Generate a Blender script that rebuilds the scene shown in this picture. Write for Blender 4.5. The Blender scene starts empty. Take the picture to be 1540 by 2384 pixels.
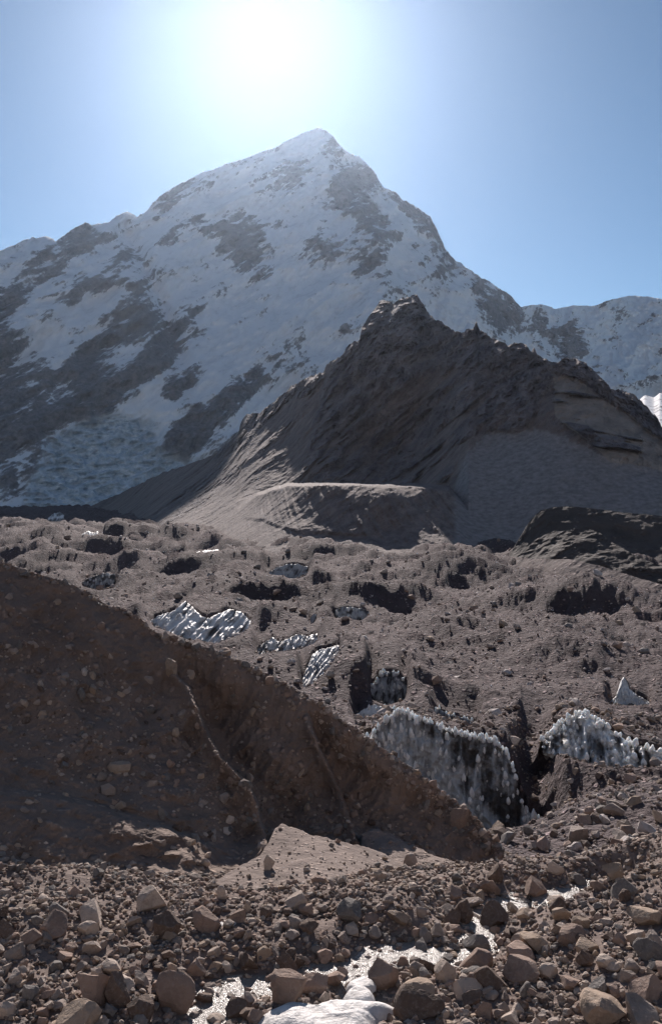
import bpy, math, random
import numpy as np
from mathutils import Vector

# ------------------------------------------------------------------ camera, sky, sun, exposure
SC = bpy.context.scene
COL = SC.collection
F, CX, HY, H = 2318.0, 770.0, 1160.0, 12.0       # focal length, centre and horizon in measuring pixels; eye height in metres
cam = bpy.data.cameras.new('camera'); cam_o = bpy.data.objects.new('camera', cam); COL.objects.link(cam_o)
cam.sensor_fit = 'VERTICAL'; cam.sensor_height = 36.0; cam.sensor_width = 24.0
cam.lens = 36.0 * F / 2383.0
cam.shift_y = -31.5 / 2383.0
cam.clip_start = 0.5; cam.clip_end = 60000
cam_o.location = (0, 0, H); cam_o.rotation_euler = (math.pi / 2, 0, 0)
SC.camera = cam_o

SUN_EL, SUN_AZ = math.radians(26.2), math.radians(-3.7)
wd = bpy.data.worlds.new('World'); SC.world = wd; wd.use_nodes = True
nt = wd.node_tree; nt.nodes.clear()
sky = nt.nodes.new('ShaderNodeTexSky'); sky.sky_type = 'NISHITA'; sky.sun_disc = False
sky.sun_elevation = SUN_EL; sky.sun_rotation = SUN_AZ
sky.altitude = 4800; sky.air_density = 1.0; sky.dust_density = 2.0; sky.ozone_density = 0.4
bg = nt.nodes.new('ShaderNodeBackground'); bg.inputs['Strength'].default_value = 0.068
wo = nt.nodes.new('ShaderNodeOutputWorld')
tint = nt.nodes.new('ShaderNodeMix'); tint.data_type = 'RGBA'; tint.blend_type = 'MULTIPLY'; tint.inputs[0].default_value = 1.0
tint.inputs[7].default_value = (0.80, 0.97, 1.0, 1.0)          # film rendered this high mountain sky slightly teal
nt.links.new(sky.outputs[0], tint.inputs[6]); nt.links.new(tint.outputs[2], bg.inputs[0]); nt.links.new(bg.outputs[0], wo.inputs[0])

sl = bpy.data.lights.new('sun', 'SUN'); sl.energy = 5.0; sl.angle = math.radians(0.53); sl.color = (1.0, 0.90, 0.84)
so = bpy.data.objects.new('sun', sl); COL.objects.link(so)
sdir = Vector((math.sin(SUN_AZ) * math.cos(SUN_EL), math.cos(SUN_AZ) * math.cos(SUN_EL), math.sin(SUN_EL)))
so.rotation_euler = sdir.to_track_quat('Z', 'Y').to_euler()

vs = SC.view_settings
vs.view_transform = 'Standard'; vs.look = 'None'; vs.exposure = 0.45; vs.gamma = 1.0; vs.use_curve_mapping = False
SC.cycles.volume_bounces = 1
SC.cycles.max_bounces = 6
SC.cycles.use_denoising = True; SC.cycles.denoiser = 'OPENIMAGEDENOISE'; SC.cycles.denoising_input_passes = 'RGB_ALBEDO_NORMAL'; SC.cycles.denoising_prefilter = 'NONE'

HAZE_DENSITY, HAZE_G = 0.0000065, 0.845

# ------------------------------------------------------------------ numeric helpers
RNG = np.random.default_rng(7)
_pr = np.random.default_rng(99)
PERM = _pr.permutation(256).astype(np.int32); PERM = np.concatenate([PERM, PERM, PERM])
GRAD = _pr.normal(size=(256, 3)); GRAD /= np.linalg.norm(GRAD, axis=1)[:, None]
GX, GY, GZ = [np.ascontiguousarray(GRAD[:, k].astype(np.float32)) for k in range(3)]

def perlin(x, y, z):
    x, y, z = [np.asarray(a, np.float32) for a in np.broadcast_arrays(x, y, z)]
    xi, yi, zi = np.floor(x), np.floor(y), np.floor(z)
    xf, yf, zf = x - xi, y - yi, z - zi
    xi = xi.astype(np.int32) & 255; yi = yi.astype(np.int32) & 255; zi = zi.astype(np.int32) & 255
    f = lambda t: t * t * t * (t * (t * 6 - 15) + 10)
    u, v, w = f(xf), f(yf), f(zf)
    def g(dx, dy, dz):
        h = PERM[PERM[PERM[xi + dx] + yi + dy] + zi + dz]
        return GX[h] * (xf - dx) + GY[h] * (yf - dy) + GZ[h] * (zf - dz)
    def e1(dy, dz):
        p = g(0, dy, dz); return p + u * (g(1, dy, dz) - p)
    a, b, c, d = e1(0, 0), e1(1, 0), e1(0, 1), e1(1, 1)
    e = a + v * (b - a); h = c + v * (d - c)
    return (e + w * (h - e)) * 1.6

def fbm(x, y, z, scale, octv=4, gain=0.5, ridged=False, off=0.0):
    s = 0.0; a = 1.0; n = 0.0; k = 1.0 / scale
    for i in range(octv):
        p = perlin(x * k + off + 17.3 * i, y * k + 3.1 * i + off, z * k + 7.7 * i)
        if ridged: p = 1.0 - 2.0 * np.abs(p)
        s = s + a * p; n += a; a *= gain; k *= 2.03
    return s / n

def sstep(a, b, x):
    t = np.clip((x - a) / (b - a), 0, 1); return t * t * (3 - 2 * t)

def poly(pts):
    p = np.array(pts, float); return lambda x: np.interp(x, p[:, 0], p[:, 1])

def world(px, py, Y):
    return np.stack([Y * (px - CX) / F, Y, H - Y * (py - HY) / F], -1)

class RBF:                                   # thin plate through control points, on 1/distance (planes stay planes)
    def __init__(s, pts):
        p = np.array(pts, float); s.c = p[:, :2] / 1000.0; v = 1.0 / p[:, 2]; n = len(p)
        K = s.k(s.c[:, None, :] - s.c[None, :, :]); K += np.eye(n) * 1e-4
        P = np.concatenate([np.ones((n, 1)), s.c], 1)
        A = np.zeros((n + 3, n + 3)); A[:n, :n] = K; A[:n, n:] = P; A[n:, :n] = P.T
        s.sc = v.mean(); w = np.linalg.solve(A, np.concatenate([v / s.sc, np.zeros(3)])); s.w, s.a = w[:n], w[n:]
    @staticmethod
    def k(d):
        r2 = (d ** 2).sum(-1); return 0.5 * r2 * np.log(r2 + 1e-12)
    def __call__(s, px, py):
        x = px / 1000.0; y = py / 1000.0; o = s.a[0] + s.a[1] * x + s.a[2] * y
        for (cx, cy), w in zip(s.c, s.w):
            r2 = (x - cx) ** 2 + (y - cy) ** 2; o = o + w * 0.5 * r2 * np.log(r2 + 1e-12)
        return 1.0 / (np.maximum(o, 0.02) * s.sc)

def densify(pts, n=14):
    p = np.array(pts); out = []
    for a, b in zip(p[:-1], p[1:]):
        for k in range(n): out.append(a + (b - a) * k / n)
    out.append(p[-1]); return np.array(out)

def in_poly(px, py, pts):
    ins = np.zeros(px.shape, bool); n = len(pts)
    for i in range(n):
        x0, y0 = pts[i]; x1, y1 = pts[(i + 1) % n]
        if y0 == y1: continue
        c = ((y0 > py) != (y1 > py)) & (px < (x1 - x0) * (py - y0) / (y1 - y0) + x0)
        ins ^= c
    return ins

def blur(a, r):
    if r < 1: return a
    for ax in (0, 1):
        p = np.pad(a, [(r + 1, r) if k == ax else (0, 0) for k in (0, 1)], mode='edge')
        c = np.cumsum(p, axis=ax)
        n = a.shape[ax]; w = 2 * r + 1
        a = (np.take(c, range(w, w + n), axis=ax) - np.take(c, range(0, n), axis=ax)) / w
    return a

# ------------------------------------------------------------------ mesh and object helpers
def link_mesh(name, me, mat=None, parent=None):
    o = bpy.data.objects.new(name, me); COL.objects.link(o)
    if mat: me.materials.append(mat)
    if parent: o.parent = parent
    return o

def np_mesh(name, V, faces, attrs=None, smooth=True):
    """V (n,3), faces (m,k) int; attrs {name: (n,4)} point colours"""
    V = np.ascontiguousarray(V, np.float32); faces = np.ascontiguousarray(faces, np.int32)
    me = bpy.data.meshes.new(name); m, k = faces.shape
    me.vertices.add(len(V)); me.vertices.foreach_set('co', V.ravel())
    me.loops.add(m * k); me.loops.foreach_set('vertex_index', faces.ravel())
    me.polygons.add(m); me.polygons.foreach_set('loop_start', np.arange(0, m * k, k, dtype=np.int32))
    try: me.polygons.foreach_set('loop_total', np.full(m, k, np.int32))
    except Exception: pass
    me.polygons.foreach_set('use_smooth', np.full(m, smooth))
    me.update(calc_edges=True)
    for an, av in (attrs or {}).items():
        at = me.attributes.new(an, 'FLOAT_COLOR', 'POINT')
        at.data.foreach_set('color', np.ascontiguousarray(av, np.float32).ravel())
    return me

def grid_faces(M, N, flip=False):
    i = np.arange(M * N).reshape(M, N)
    f = np.stack([i[:-1, :-1], i[:-1, 1:], i[1:, 1:], i[1:, :-1]], -1).reshape(-1, 4)
    return f[:, ::-1] if flip else f

def rgba(r, g=None, b=None, a=None):
    r = np.asarray(r, np.float32); z = np.zeros_like(r)
    return np.stack([r, z if g is None else g, z if b is None else b, z + 1 if a is None else a], -1).reshape(-1, 4)

def tag(o, label=None, cat=None, group=None, kind=None):
    if label: o['label'] = label
    if cat: o['category'] = cat
    if group: o['group'] = group
    if kind: o['kind'] = kind
    return o

def back_rows(px, Y, py, steps):
    """rows behind a crest: list of (extra depth, drop) in metres so that a ridge has a far side"""
    out = []
    for dY, dz in steps:
        Yb = Y + dY; Z = H - Y * (py - HY) / F - dz
        X = Y * (px - CX) / F * (1 + 0.0 * dY)
        out.append(np.stack([X, Yb, Z], -1))
    return np.stack(out, 0)

# ------------------------------------------------------------------ materials
class NT:
    def __init__(s, name):
        s.m = bpy.data.materials.new(name); s.m.use_nodes = True; s.t = s.m.node_tree; s.t.nodes.clear()
        s.out = s.n('ShaderNodeOutputMaterial'); s.b = s.n('ShaderNodeBsdfPrincipled')
        s.l(s.b.outputs[0], s.out.inputs[0]); s.b.inputs['Roughness'].default_value = 0.9
        s.b.inputs['Specular IOR Level'].default_value = 0.2
        s.geo = s.n('ShaderNodeNewGeometry')
    def n(s, t, **kw):
        o = s.t.nodes.new(t)
        for k, v in kw.items(): setattr(o, k, v)
        return o
    def l(s, a, b): s.t.links.new(a, b)
    def val(s, sock, v):
        if hasattr(v, 'is_linked') or hasattr(v, 'links'): s.l(v, sock)
        else: sock.default_value = v
    def noise(s, scale, detail=4, rough=0.55, vec=None, dist=0.0):
        o = s.n('ShaderNodeTexNoise'); o.inputs['Scale'].default_value = scale; o.inputs['Detail'].default_value = detail
        o.inputs['Roughness'].default_value = rough; o.inputs['Distortion'].default_value = dist
        s.l(vec if vec is not None else s.geo.outputs['Position'], o.inputs['Vector']); return o.outputs['Fac']
    def voro(s, scale, vec=None, feature='F1'):
        o = s.n('ShaderNodeTexVoronoi', feature=feature); o.inputs['Scale'].default_value = scale
        s.l(vec if vec is not None else s.geo.outputs['Position'], o.inputs['Vector']); return o
    def mapv(s, scale=(1,1,1), rot=(0,0,0), vec=None):
        o = s.n('ShaderNodeMapping'); o.inputs['Scale'].default_value = scale; o.inputs['Rotation'].default_value = rot
        s.l(vec if vec is not None else s.geo.outputs['Position'], o.inputs['Vector']); return o.outputs[0]
    def ramp(s, fac, stops, interp='LINEAR'):
        o = s.n('ShaderNodeValToRGB'); e = o.color_ramp.elements; o.color_ramp.interpolation = interp
        while len(e) < len(stops): e.new(0.5)
        for el, (p, c) in zip(e, stops):
            el.position = p; el.color = (c, c, c, 1) if not hasattr(c, '__len__') else (*c, 1)
        s.l(fac, o.inputs[0]); return o.outputs[0]
    def mix(s, fac, a, b, mode='MIX'):
        o = s.n('ShaderNodeMix', data_type='RGBA', blend_type=mode)
        for k, v in ((0, fac), (6, a), (7, b)):
            if isinstance(v, tuple): o.inputs[k].default_value = (*v, 1)
            elif isinstance(v, (int, float)): o.inputs[k].default_value = v
            else: s.l(v, o.inputs[k])
        return o.outputs[2]
    def math(s, op, a, b=None, c=None):
        o = s.n('ShaderNodeMath', operation=op)
        for k, v in enumerate((a, b, c)):
            if v is None: continue
            if isinstance(v, (int, float)): o.inputs[k].default_value = v
            else: s.l(v, o.inputs[k])
        return o.outputs[0]
    def attr(s, name):
        o = s.n('ShaderNodeAttribute', attribute_name=name); sp = s.n('ShaderNodeSeparateColor'); s.l(o.outputs['Color'], sp.inputs[0])
        return sp.outputs[0], sp.outputs[1], sp.outputs[2], o.outputs['Color']
    def bump(s, h, dist, strength=1.0, prev=None):
        o = s.n('ShaderNodeBump'); o.inputs['Distance'].default_value = dist; o.inputs['Strength'].default_value = strength
        s.l(h, o.inputs['Height'])
        if prev is not None: s.l(prev, o.inputs['Normal'])
        return o.outputs[0]
    def done(s, col, bump=None, rough=None):
        if isinstance(col, tuple): s.b.inputs['Base Color'].default_value = (*col, 1)
        else: s.l(col, s.b.inputs['Base Color'])
        if bump is not None: s.l(bump, s.b.inputs['Normal'])
        if rough is not None:
            if isinstance(rough, float): s.b.inputs['Roughness'].default_value = rough
            else: s.l(rough, s.b.inputs['Roughness'])
        return s.m

def mat_mountain():
    t = NT('snow_and_rock')
    r, g, b, _ = t.attr('mask')                         # r rock, g blue ice, b wind scoured ribs
    lean = t.mapv((0.22, 0.6, 1.0), vec=t.mapv(rot=(0, math.radians(52), 0)))
    n1 = t.noise(0.03, 8, 0.70, lean); n2 = t.noise(0.008, 6, 0.6); n3 = t.noise(0.05, 6, 0.7)
    x = t.math('ADD', r, t.math('MULTIPLY', t.math('SUBTRACT', n1, 0.5), 1.25))
    x = t.math('ADD', x, t.math('MULTIPLY', t.math('SUBTRACT', n3, 0.5), 0.55))
    rock = t.ramp(x, [(0.40, 0.0), (0.50, 0.8), (0.60, 1.0)])
    rc = t.mix(t.ramp(n3, [(0.35, 0), (0.65, 1)]), (0.11, 0.11, 0.122), (0.27, 0.255, 0.255))
    sn = t.mix(t.ramp(t.math('ADD', t.math('MULTIPLY', n2, 0.5), t.math('MULTIPLY', b, 0.5)), [(0.30, 0), (0.62, 1)]), (0.92, 0.92, 0.92), (0.80, 0.81, 0.83))
    sn = t.mix(t.ramp(n1, [(0.50, 0), (0.66, 0.4)]), sn, (0.42, 0.43, 0.46))
    ice = t.mix(t.ramp(n3, [(0.35, 0), (0.65, 1)]), (0.30, 0.39, 0.47), (0.74, 0.79, 0.83))
    sn = t.mix(g, sn, ice)
    rock = t.math('MULTIPLY', rock, t.math('SUBTRACT', 1.0, t.math('MULTIPLY', g, 0.8)))
    c = t.mix(rock, sn, rc)
    return t.done(c, t.bump(n3, 6.0, 0.6))

def mat_ridge():
    t = NT('ridge_rock_and_scree')
    r, g, b, _ = t.attr('mask')                         # r dark bedrock with painted shade of the central face, g grey talus, b tan strata
    n1 = t.noise(0.05, 6, 0.62); n2 = t.noise(0.2, 4, 0.6)
    fall = t.mapv((1, 1, 1), (0, 0, 0))
    lean = t.mapv((0.10, 0.5, 1.0), vec=t.mapv(rot=(0, math.radians(40), 0))); n3 = t.noise(0.16, 7, 0.72, lean)
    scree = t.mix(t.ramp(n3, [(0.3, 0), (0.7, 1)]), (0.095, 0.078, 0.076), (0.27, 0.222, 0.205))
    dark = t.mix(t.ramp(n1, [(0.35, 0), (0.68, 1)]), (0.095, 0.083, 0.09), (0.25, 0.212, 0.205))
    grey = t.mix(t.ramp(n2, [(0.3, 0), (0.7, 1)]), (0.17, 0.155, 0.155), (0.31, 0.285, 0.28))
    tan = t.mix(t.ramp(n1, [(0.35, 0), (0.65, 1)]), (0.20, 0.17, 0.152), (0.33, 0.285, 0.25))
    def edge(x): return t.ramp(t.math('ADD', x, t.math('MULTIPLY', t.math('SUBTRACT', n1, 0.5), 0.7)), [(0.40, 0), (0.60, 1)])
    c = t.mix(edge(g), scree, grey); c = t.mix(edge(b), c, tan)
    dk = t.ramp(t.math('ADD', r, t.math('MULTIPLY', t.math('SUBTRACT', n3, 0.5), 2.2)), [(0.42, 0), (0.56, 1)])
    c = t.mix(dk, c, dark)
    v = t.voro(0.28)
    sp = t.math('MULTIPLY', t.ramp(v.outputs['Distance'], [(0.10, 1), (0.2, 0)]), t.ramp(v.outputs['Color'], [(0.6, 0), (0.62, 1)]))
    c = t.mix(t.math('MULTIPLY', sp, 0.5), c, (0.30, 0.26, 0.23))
    bp = t.bump(t.noise(0.10, 7, 0.7), 2.0, 0.7)
    return t.done(c, bp)

def mat_debris(name, a, b_, sc=1.0, speck=0.3, bumpd=0.5, grit=0.35, bright=1.7):
    """rubble covered ground: brown grey grit with light and dark stones, bright also painting their lit tops; sc = features per metre"""
    t = NT(name)
    n0 = t.noise(0.02 * sc, 4, 0.6); n1 = t.noise(0.25 * sc, 6, 0.68); n2 = t.noise(1.6 * sc, 4, 0.6)
    c = t.mix(t.ramp(n0, [(0.35, 0), (0.65, 1)]), a, b_)
    c = t.mix(t.ramp(n1, [(0.3, 0.75), (0.5, 0.25), (0.7, 0)]), c, tuple(0.55 * x for x in a))
    v = t.voro(0.9 * sc)
    sp = t.math('MULTIPLY', t.ramp(v.outputs['Distance'], [(0.16, 1), (0.34, 0)]), t.ramp(v.outputs['Color'], [(0.55, 0), (0.6, 1)]))
    c = t.mix(t.math('MULTIPLY', sp, speck), c, tuple(min(1, bright * x) for x in b_))
    h = t.math('ADD', t.math('MULTIPLY', n1, 1.0), t.math('ADD', t.math('MULTIPLY', n2, grit), t.math('MULTIPLY', sp, grit)))
    return t.done(c, t.bump(h, bumpd, 0.9))

def mat_rock(name, attr=None):
    t = NT(name)
    if attr: base = t.attr(attr)[3]
    else: base = t.n('ShaderNodeObjectInfo').outputs['Color']
    n1 = t.noise(2.2, 6, 0.65); n2 = t.noise(11.0, 5, 0.65)
    c = t.mix(t.ramp(n1, [(0.3, 0.45), (0.5, 0.12), (0.7, 0)]), base, (0.055, 0.047, 0.042))
    c = t.mix(t.ramp(n2, [(0.5, 0), (0.72, 0.35)]), c, (0.42, 0.37, 0.33))
    v = t.voro(5.0, feature='DISTANCE_TO_EDGE')
    cr = t.ramp(v.outputs['Distance'], [(0.0, 0.0), (0.04, 1.0)])
    h = t.math('ADD', t.math('MULTIPLY', n1, 1.2), t.math('ADD', t.math('MULTIPLY', n2, 0.5), t.math('MULTIPLY', cr, 0.06)))
    return t.done(c, t.bump(h, 0.10, 0.8))

def mat_ice(name, dirt=0.5, sc=1.0, clean=(0.62, 0.68, 0.72), dark=(0.045, 0.05, 0.055), attr=True):
    t = NT(name)
    n1 = t.noise(0.5 * sc, 6, 0.65); n2 = t.noise(2.5 * sc, 4, 0.6)
    x = t.math('ADD', t.math('MULTIPLY', n1, 0.7), t.math('MULTIPLY', n2, 0.3))
    if attr: x = t.math('ADD', x, t.math('MULTIPLY', t.math('SUBTRACT', t.attr('mask')[0], 0.5), 0.9))
    f = t.ramp(x, [(max(0.02, dirt - 0.22), 0), (dirt, 0.5), (dirt + 0.26, 1)])
    c = t.mix(f, dark, clean)
    t.b.inputs['Specular IOR Level'].default_value = 0.4
    return t.done(c, t.bump(x, 0.35 / sc, 0.7), 0.55)

M_MTN, M_RIDGE = mat_mountain(), mat_ridge()
M_GLAC = mat_debris('glacier_debris', (0.095, 0.071, 0.073), (0.17, 0.129, 0.129), 0.8, 0.9, 1.9, 1.0, 2.6)  # pale specks brightened to paint in sunlit stone tops
M_GROUND = mat_debris('river_gravel', (0.20, 0.15, 0.128), (0.275, 0.213, 0.184), 5.0, 0.5, 0.12)
M_BANK = mat_debris('moraine_till', (0.215, 0.158, 0.128), (0.30, 0.228, 0.188), 2.2, 0.45, 0.28)
M_FAN = mat_debris('fine_scree', (0.24, 0.185, 0.16), (0.31, 0.245, 0.21), 4.0, 0.45, 0.14)
M_MORAINE = mat_debris('brown_moraine', (0.17, 0.13, 0.122), (0.235, 0.185, 0.17), 0.35, 0.35, 1.2)
M_DARKHILL = mat_debris('dark_moraine', (0.075, 0.064, 0.060), (0.12, 0.10, 0.092), 0.3, 0.35, 1.6)  # dark wet rock colour that also holds the hill's shade
M_ROCK = mat_rock('boulder_rock'); M_STONES = mat_rock('loose_stone', 'col')
M_ICE = mat_ice('glacier_ice', 0.40, 0.8, (0.82, 0.82, 0.80), (0.15, 0.14, 0.135)); M_ICEDIRTY = mat_ice('dirty_cliff_ice', 0.50, 1.1, (0.50, 0.51, 0.51), (0.075, 0.07, 0.067))
M_PINN = mat_ice('white_ice', 0.18, 2.0, (0.80, 0.79, 0.76), (0.30, 0.31, 0.31), attr=False)
M_PINN.node_tree.nodes['Principled BSDF'].inputs['Subsurface Weight'].default_value = 0.6
M_PINN.node_tree.nodes['Principled BSDF'].inputs['Subsurface Radius'].default_value = (0.5, 0.6, 0.7)
M_PINN.node_tree.nodes['Principled BSDF'].inputs['Subsurface Scale'].default_value = 1.0
def mat_snow():
    t = NT('old_snow'); n = t.noise(3.0, 5, 0.6)
    return t.done(t.mix(t.ramp(n, [(0.3, 0), (0.65, 1)]), (0.52, 0.49, 0.46), (0.78, 0.76, 0.74)), t.bump(n, 0.12, 0.8), 0.6)
M_SNOW = mat_snow()
def mat_water():
    t = NT('stream_water'); n = t.noise(4.0, 5, 0.6, t.mapv((1.0, 0.6, 1.0))); n2 = t.noise(18.0, 3, 0.6)
    t.b.inputs['Specular IOR Level'].default_value = 0.5
    h = t.math('ADD', n, t.math('MULTIPLY', n2, 0.4))
    return t.done(t.mix(t.ramp(n, [(0.5, 0), (0.75, 1)]), (0.22, 0.195, 0.17), (0.42, 0.39, 0.35)), t.bump(h, 0.10, 1.0), 0.22)
M_WATER = mat_water()

# ================================================================== THE LARGE STRUCTURE
# ------------------------------------------------------------------ snow mountain
SIL_M = poly([(-400,640),(-200,610),(-60,575),(0,580),(60,556),(100,549),(130,560),(170,530),(200,514),(215,522),(250,517),(270,502),(293,494),(315,503),(340,490),
    (370,455),(420,425),(438,418),(470,400),(520,385),(570,365),(630,345),(680,320),(720,303),(742,293),(765,306),(790,336),(810,353),(838,364),(870,396),
    (890,434),(920,444),(940,466),(975,483),(1000,500),(1020,540),(1038,580),(1060,605),(1100,630),(1140,655),(1180,680),(1212,711),(1230,709),(1260,706),
    (1290,718),(1330,709),(1380,711),(1420,696),(1470,687),(1510,690),(1540,695),(1640,700),(1760,730),(1900,690)])
ROCKS = [
 (1.0, [(199,512),(209,524),(224,555),(168,616),(127,636),(92,657),(31,738),(-60,780),(-60,700),(31,657),(46,616),(102,575),(137,565),(173,535)]),
 (1.0, [(300,568),(260,596),(257,616),(285,616),(326,636),(341,626),(326,601)]),
 (0.75, [(173,652),(285,621),(244,672),(210,690),(150,693)]),
 (1.0, [(341,631),(367,687),(377,738),(306,789),(244,825),(219,891),(102,891),(168,835),(239,769),(285,708),(305,662)]),
 (1.0, [(377,733),(423,784),(407,850),(356,891),(285,891),(316,825),(356,789)]),
 (0.9, [(-200,957),(0,957),(61,886),(153,856),(356,856),(326,906),(265,957),(224,988),(173,978),(117,1024),(102,1080),(66,1141),(0,1166),(-200,1170)]),
 (0.9, [(-200,770),(0,750),(110,800),(100,890),(0,960),(-200,960)]),
 (1.0, [(382,886),(458,871),(463,886),(423,927),(377,932)]),
 (1.0, [(611,861),(616,917),(550,947),(540,988),(479,1024),(448,1059),(407,1075),(367,1049),(392,1019),(387,998),(453,968),(509,922),(530,901)]),
 (0.9, [(356,489),(397,443),(438,423),(450,435),(410,470),(380,505)]),
 (1.0, [(367,560),(392,547),(423,560),(407,580),(372,580)]),
 (0.75, [(468,535),(509,504),(550,479),(586,494),(611,535),(606,575),(601,616),(626,636),(596,672),(575,626),(530,580),(484,555)]),
 (0.7, [(631,392),(677,372),(723,402),(662,443)]), (0.7, [(560,440),(620,415),(640,450),(590,470)]),
 (0.9, [(718,540),(784,534),(790,575),(754,606),(723,585)]),
 (1.0, [(750,298),(772,314),(802,346),(799,373),(836,378),(885,411),(890,437),(874,453),(853,453),(901,518),(874,561),(847,529),(826,496),(783,486),(772,453),(761,400),(756,357),(745,330)]),
 (0.65, [(890,437),(935,460),(1003,491),(1025,550),(1010,570),(960,520),(910,480)]),
 (0.9, [(1003,566),(1025,566),(1057,599),(1067,636),(1035,652),(1014,647),(1008,599)]),
 (0.7, [(1057,604),(1121,641),(1175,674),(1212,706),(1207,733),(1180,727),(1143,695),(1121,717),(1110,679),(1078,658)]),
 (0.75, [(1223,749),(1255,733),(1282,749),(1304,765),(1347,744),(1347,776),(1379,813),(1347,835),(1293,840),(1250,813),(1239,786)]),
 (0.9, [(815,674),(837,615),(874,582),(912,540),(922,545),(880,615),(847,647)]),
 (0.7, [(1089,695),(1196,717),(1212,765),(1186,787),(1132,749)]),
 (0.9, [(1529,808),(1600,800),(1600,860),(1535,845)]),
 (0.6, [(420,700),(470,760),(500,790),(450,800),(410,760)]),
]
def build_mountain():
    N, M = 670, 370
    px1 = np.linspace(-190, 1700, N)
    base = np.interp(px1, [-200, 300, 520, 760, 900, 1000, 1250, 1540, 1700], [1200, 1200, 1110, 930, 800, 840, 900, 1040, 1120])
    jag = 9 * fbm(px1, 0, 0, 42, 5, 0.55) + 5 * fbm(px1, 3, 0, 14, 3, ridged=True)
    jag *= np.interp(px1, [0, 1200, 1320, 1700], [1, 1, 0.5, 0.5])
    sil = SIL_M(px1) + jag * 0.8
    t = np.linspace(0, 1, M)[:, None]
    px = np.broadcast_to(px1, (M, N)).astype(float); py = base + t * (sil - base)
    m = (HY - py) / F
    # base distance and steepness of the great face
    Y0 = np.interp(px, [-200, 200, 900, 1120, 1300, 1700], [2700, 2900, 3050, 3500, 4300, 4600])
    Y0 = blur(Y0, 12); s = np.interp(px, [-200, 1150, 1400, 1700], [0.95, 0.95, 1.05, 1.05])
    # icefall at the foot: gentler
    Y = Y0 * s / (s - m)
    X = Y * (px - CX) / F; Z = H + Y * m
    wx = 26 * fbm(X, Z, Y, 500, 4, off=1.0); wy = 26 * fbm(X, Z, Y, 480, 4, off=9.0)
    rock = np.zeros((M, N))
    for w, pts in ROCKS:
        rock = np.maximum(rock, w * in_poly(px + wx * 0.55, py + wy * 0.45, pts))
    rock = blur(blur(rock, 6), 6)
    # diagonal strata: thin rock and snow bands running down to the left
    a = math.radians(52)
    U = X * math.cos(a) + Z * math.sin(a); W = -X * math.sin(a) + Z * math.cos(a)
    band = fbm(U / 5.0, W, Y * 0.2, 90, 5, 0.6, off=4)
    rock = np.clip(0.115 + 0.52 * rock + 0.56 * band * (0.65 + 0.5 * rock) + 0.46 * fbm(X, Z, Y, 230, 6, 0.62, off=20), 0, 1)
    r170 = fbm(U / 2.0, W, Y * 0.3, 170, 5, 0.55, ridged=True, off=11); r60 = fbm(U / 1.7, W, Z * 0.4, 60, 4, 0.55, ridged=True, off=5)
    rock = np.clip(rock + 0.30 * (r170 - 0.22) + 0.16 * (r60 - 0.2), 0, 1)
    icefall = in_poly(px + wx * 0.4, py + wy * 0.4, [(60,1200),(70,1130),(110,1060),(120,1020),(180,985),(260,965),(360,990),(372,1050),(430,1080),(470,1075),(470,1200)]).astype(float)
    icefall = blur(icefall, 5)
    # relief, in metres of depth
    rib = fbm(U / 2.2, W, 0 * Y, 420, 4, 0.5, ridged=True, off=2)
    d = -160 * rib - 85 * r170
    d += -40 * r60 * (0.35 + rock)
    d += -9 * fbm(X, Z, Y, 26, 3, 0.6, off=31) * (0.3 + 1.3 * rock)
    flute = fbm(X, Z * 0.14, Y * 0.1, 34, 3, ridged=True, off=6)
    d += -8 * flute * (1 - rock) * sstep(0.0, 0.5, t)
    # the sharp buttress below the summit and the two big couloirs
    d += -90 * np.exp(-((px - np.interp(py, [290, 400, 490, 560, 700], [745, 765, 830, 880, 905])) / 26.0) ** 2) * sstep(720, 560, py)
    d += 110 * np.exp(-((px - np.interp(py, [500, 560, 640, 760, 900], [290, 305, 350, 395, 430])) / 22.0) ** 2) * sstep(480, 540, py) * sstep(900, 780, py)
    serac = fbm(X * 1.0, Z * 2.2, Y * 0.5, 70, 4, 0.6, ridged=True, off=8)
    d = d * (1 - 0.8 * icefall) - icefall * 85 * serac
    fade = sstep(0, 0.03, t)
    Yp = Y; Y = Y + d * fade * (Y / 4200.0)
    # steeper steps shed their snow, shelves keep it
    g0 = np.gradient(Yp, axis=0); st = blur((g0 - np.gradient(Y, axis=0)) / np.maximum(g0, 0.5), 1)
    rock = np.clip(rock + 0.10 * np.clip(st, -1.6, 1.8) * (0.5 + rock), 0, 1)
    P = world(px, py, Y)
    bk = back_rows(px[-1], Y[-1], py[-1], [(60, 25), (300, 220), (900, 900), (1500, 1900)])
    P = np.concatenate([P, bk], 0); K = M + 4
    ext = lambda q: np.concatenate([q, np.repeat(q[-1:], 4, 0)], 0)
    me = np_mesh('snow_mountain', P.reshape(-1, 3), grid_faces(K, N), {'mask': rgba(ext(rock), ext(icefall), ext(np.clip(0.5 + 0.45 * rib + 0.25 * flute, 0, 1)))})
    tag(link_mesh('snow_mountain', me, M_MTN), kind='structure')
build_mountain()

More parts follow.
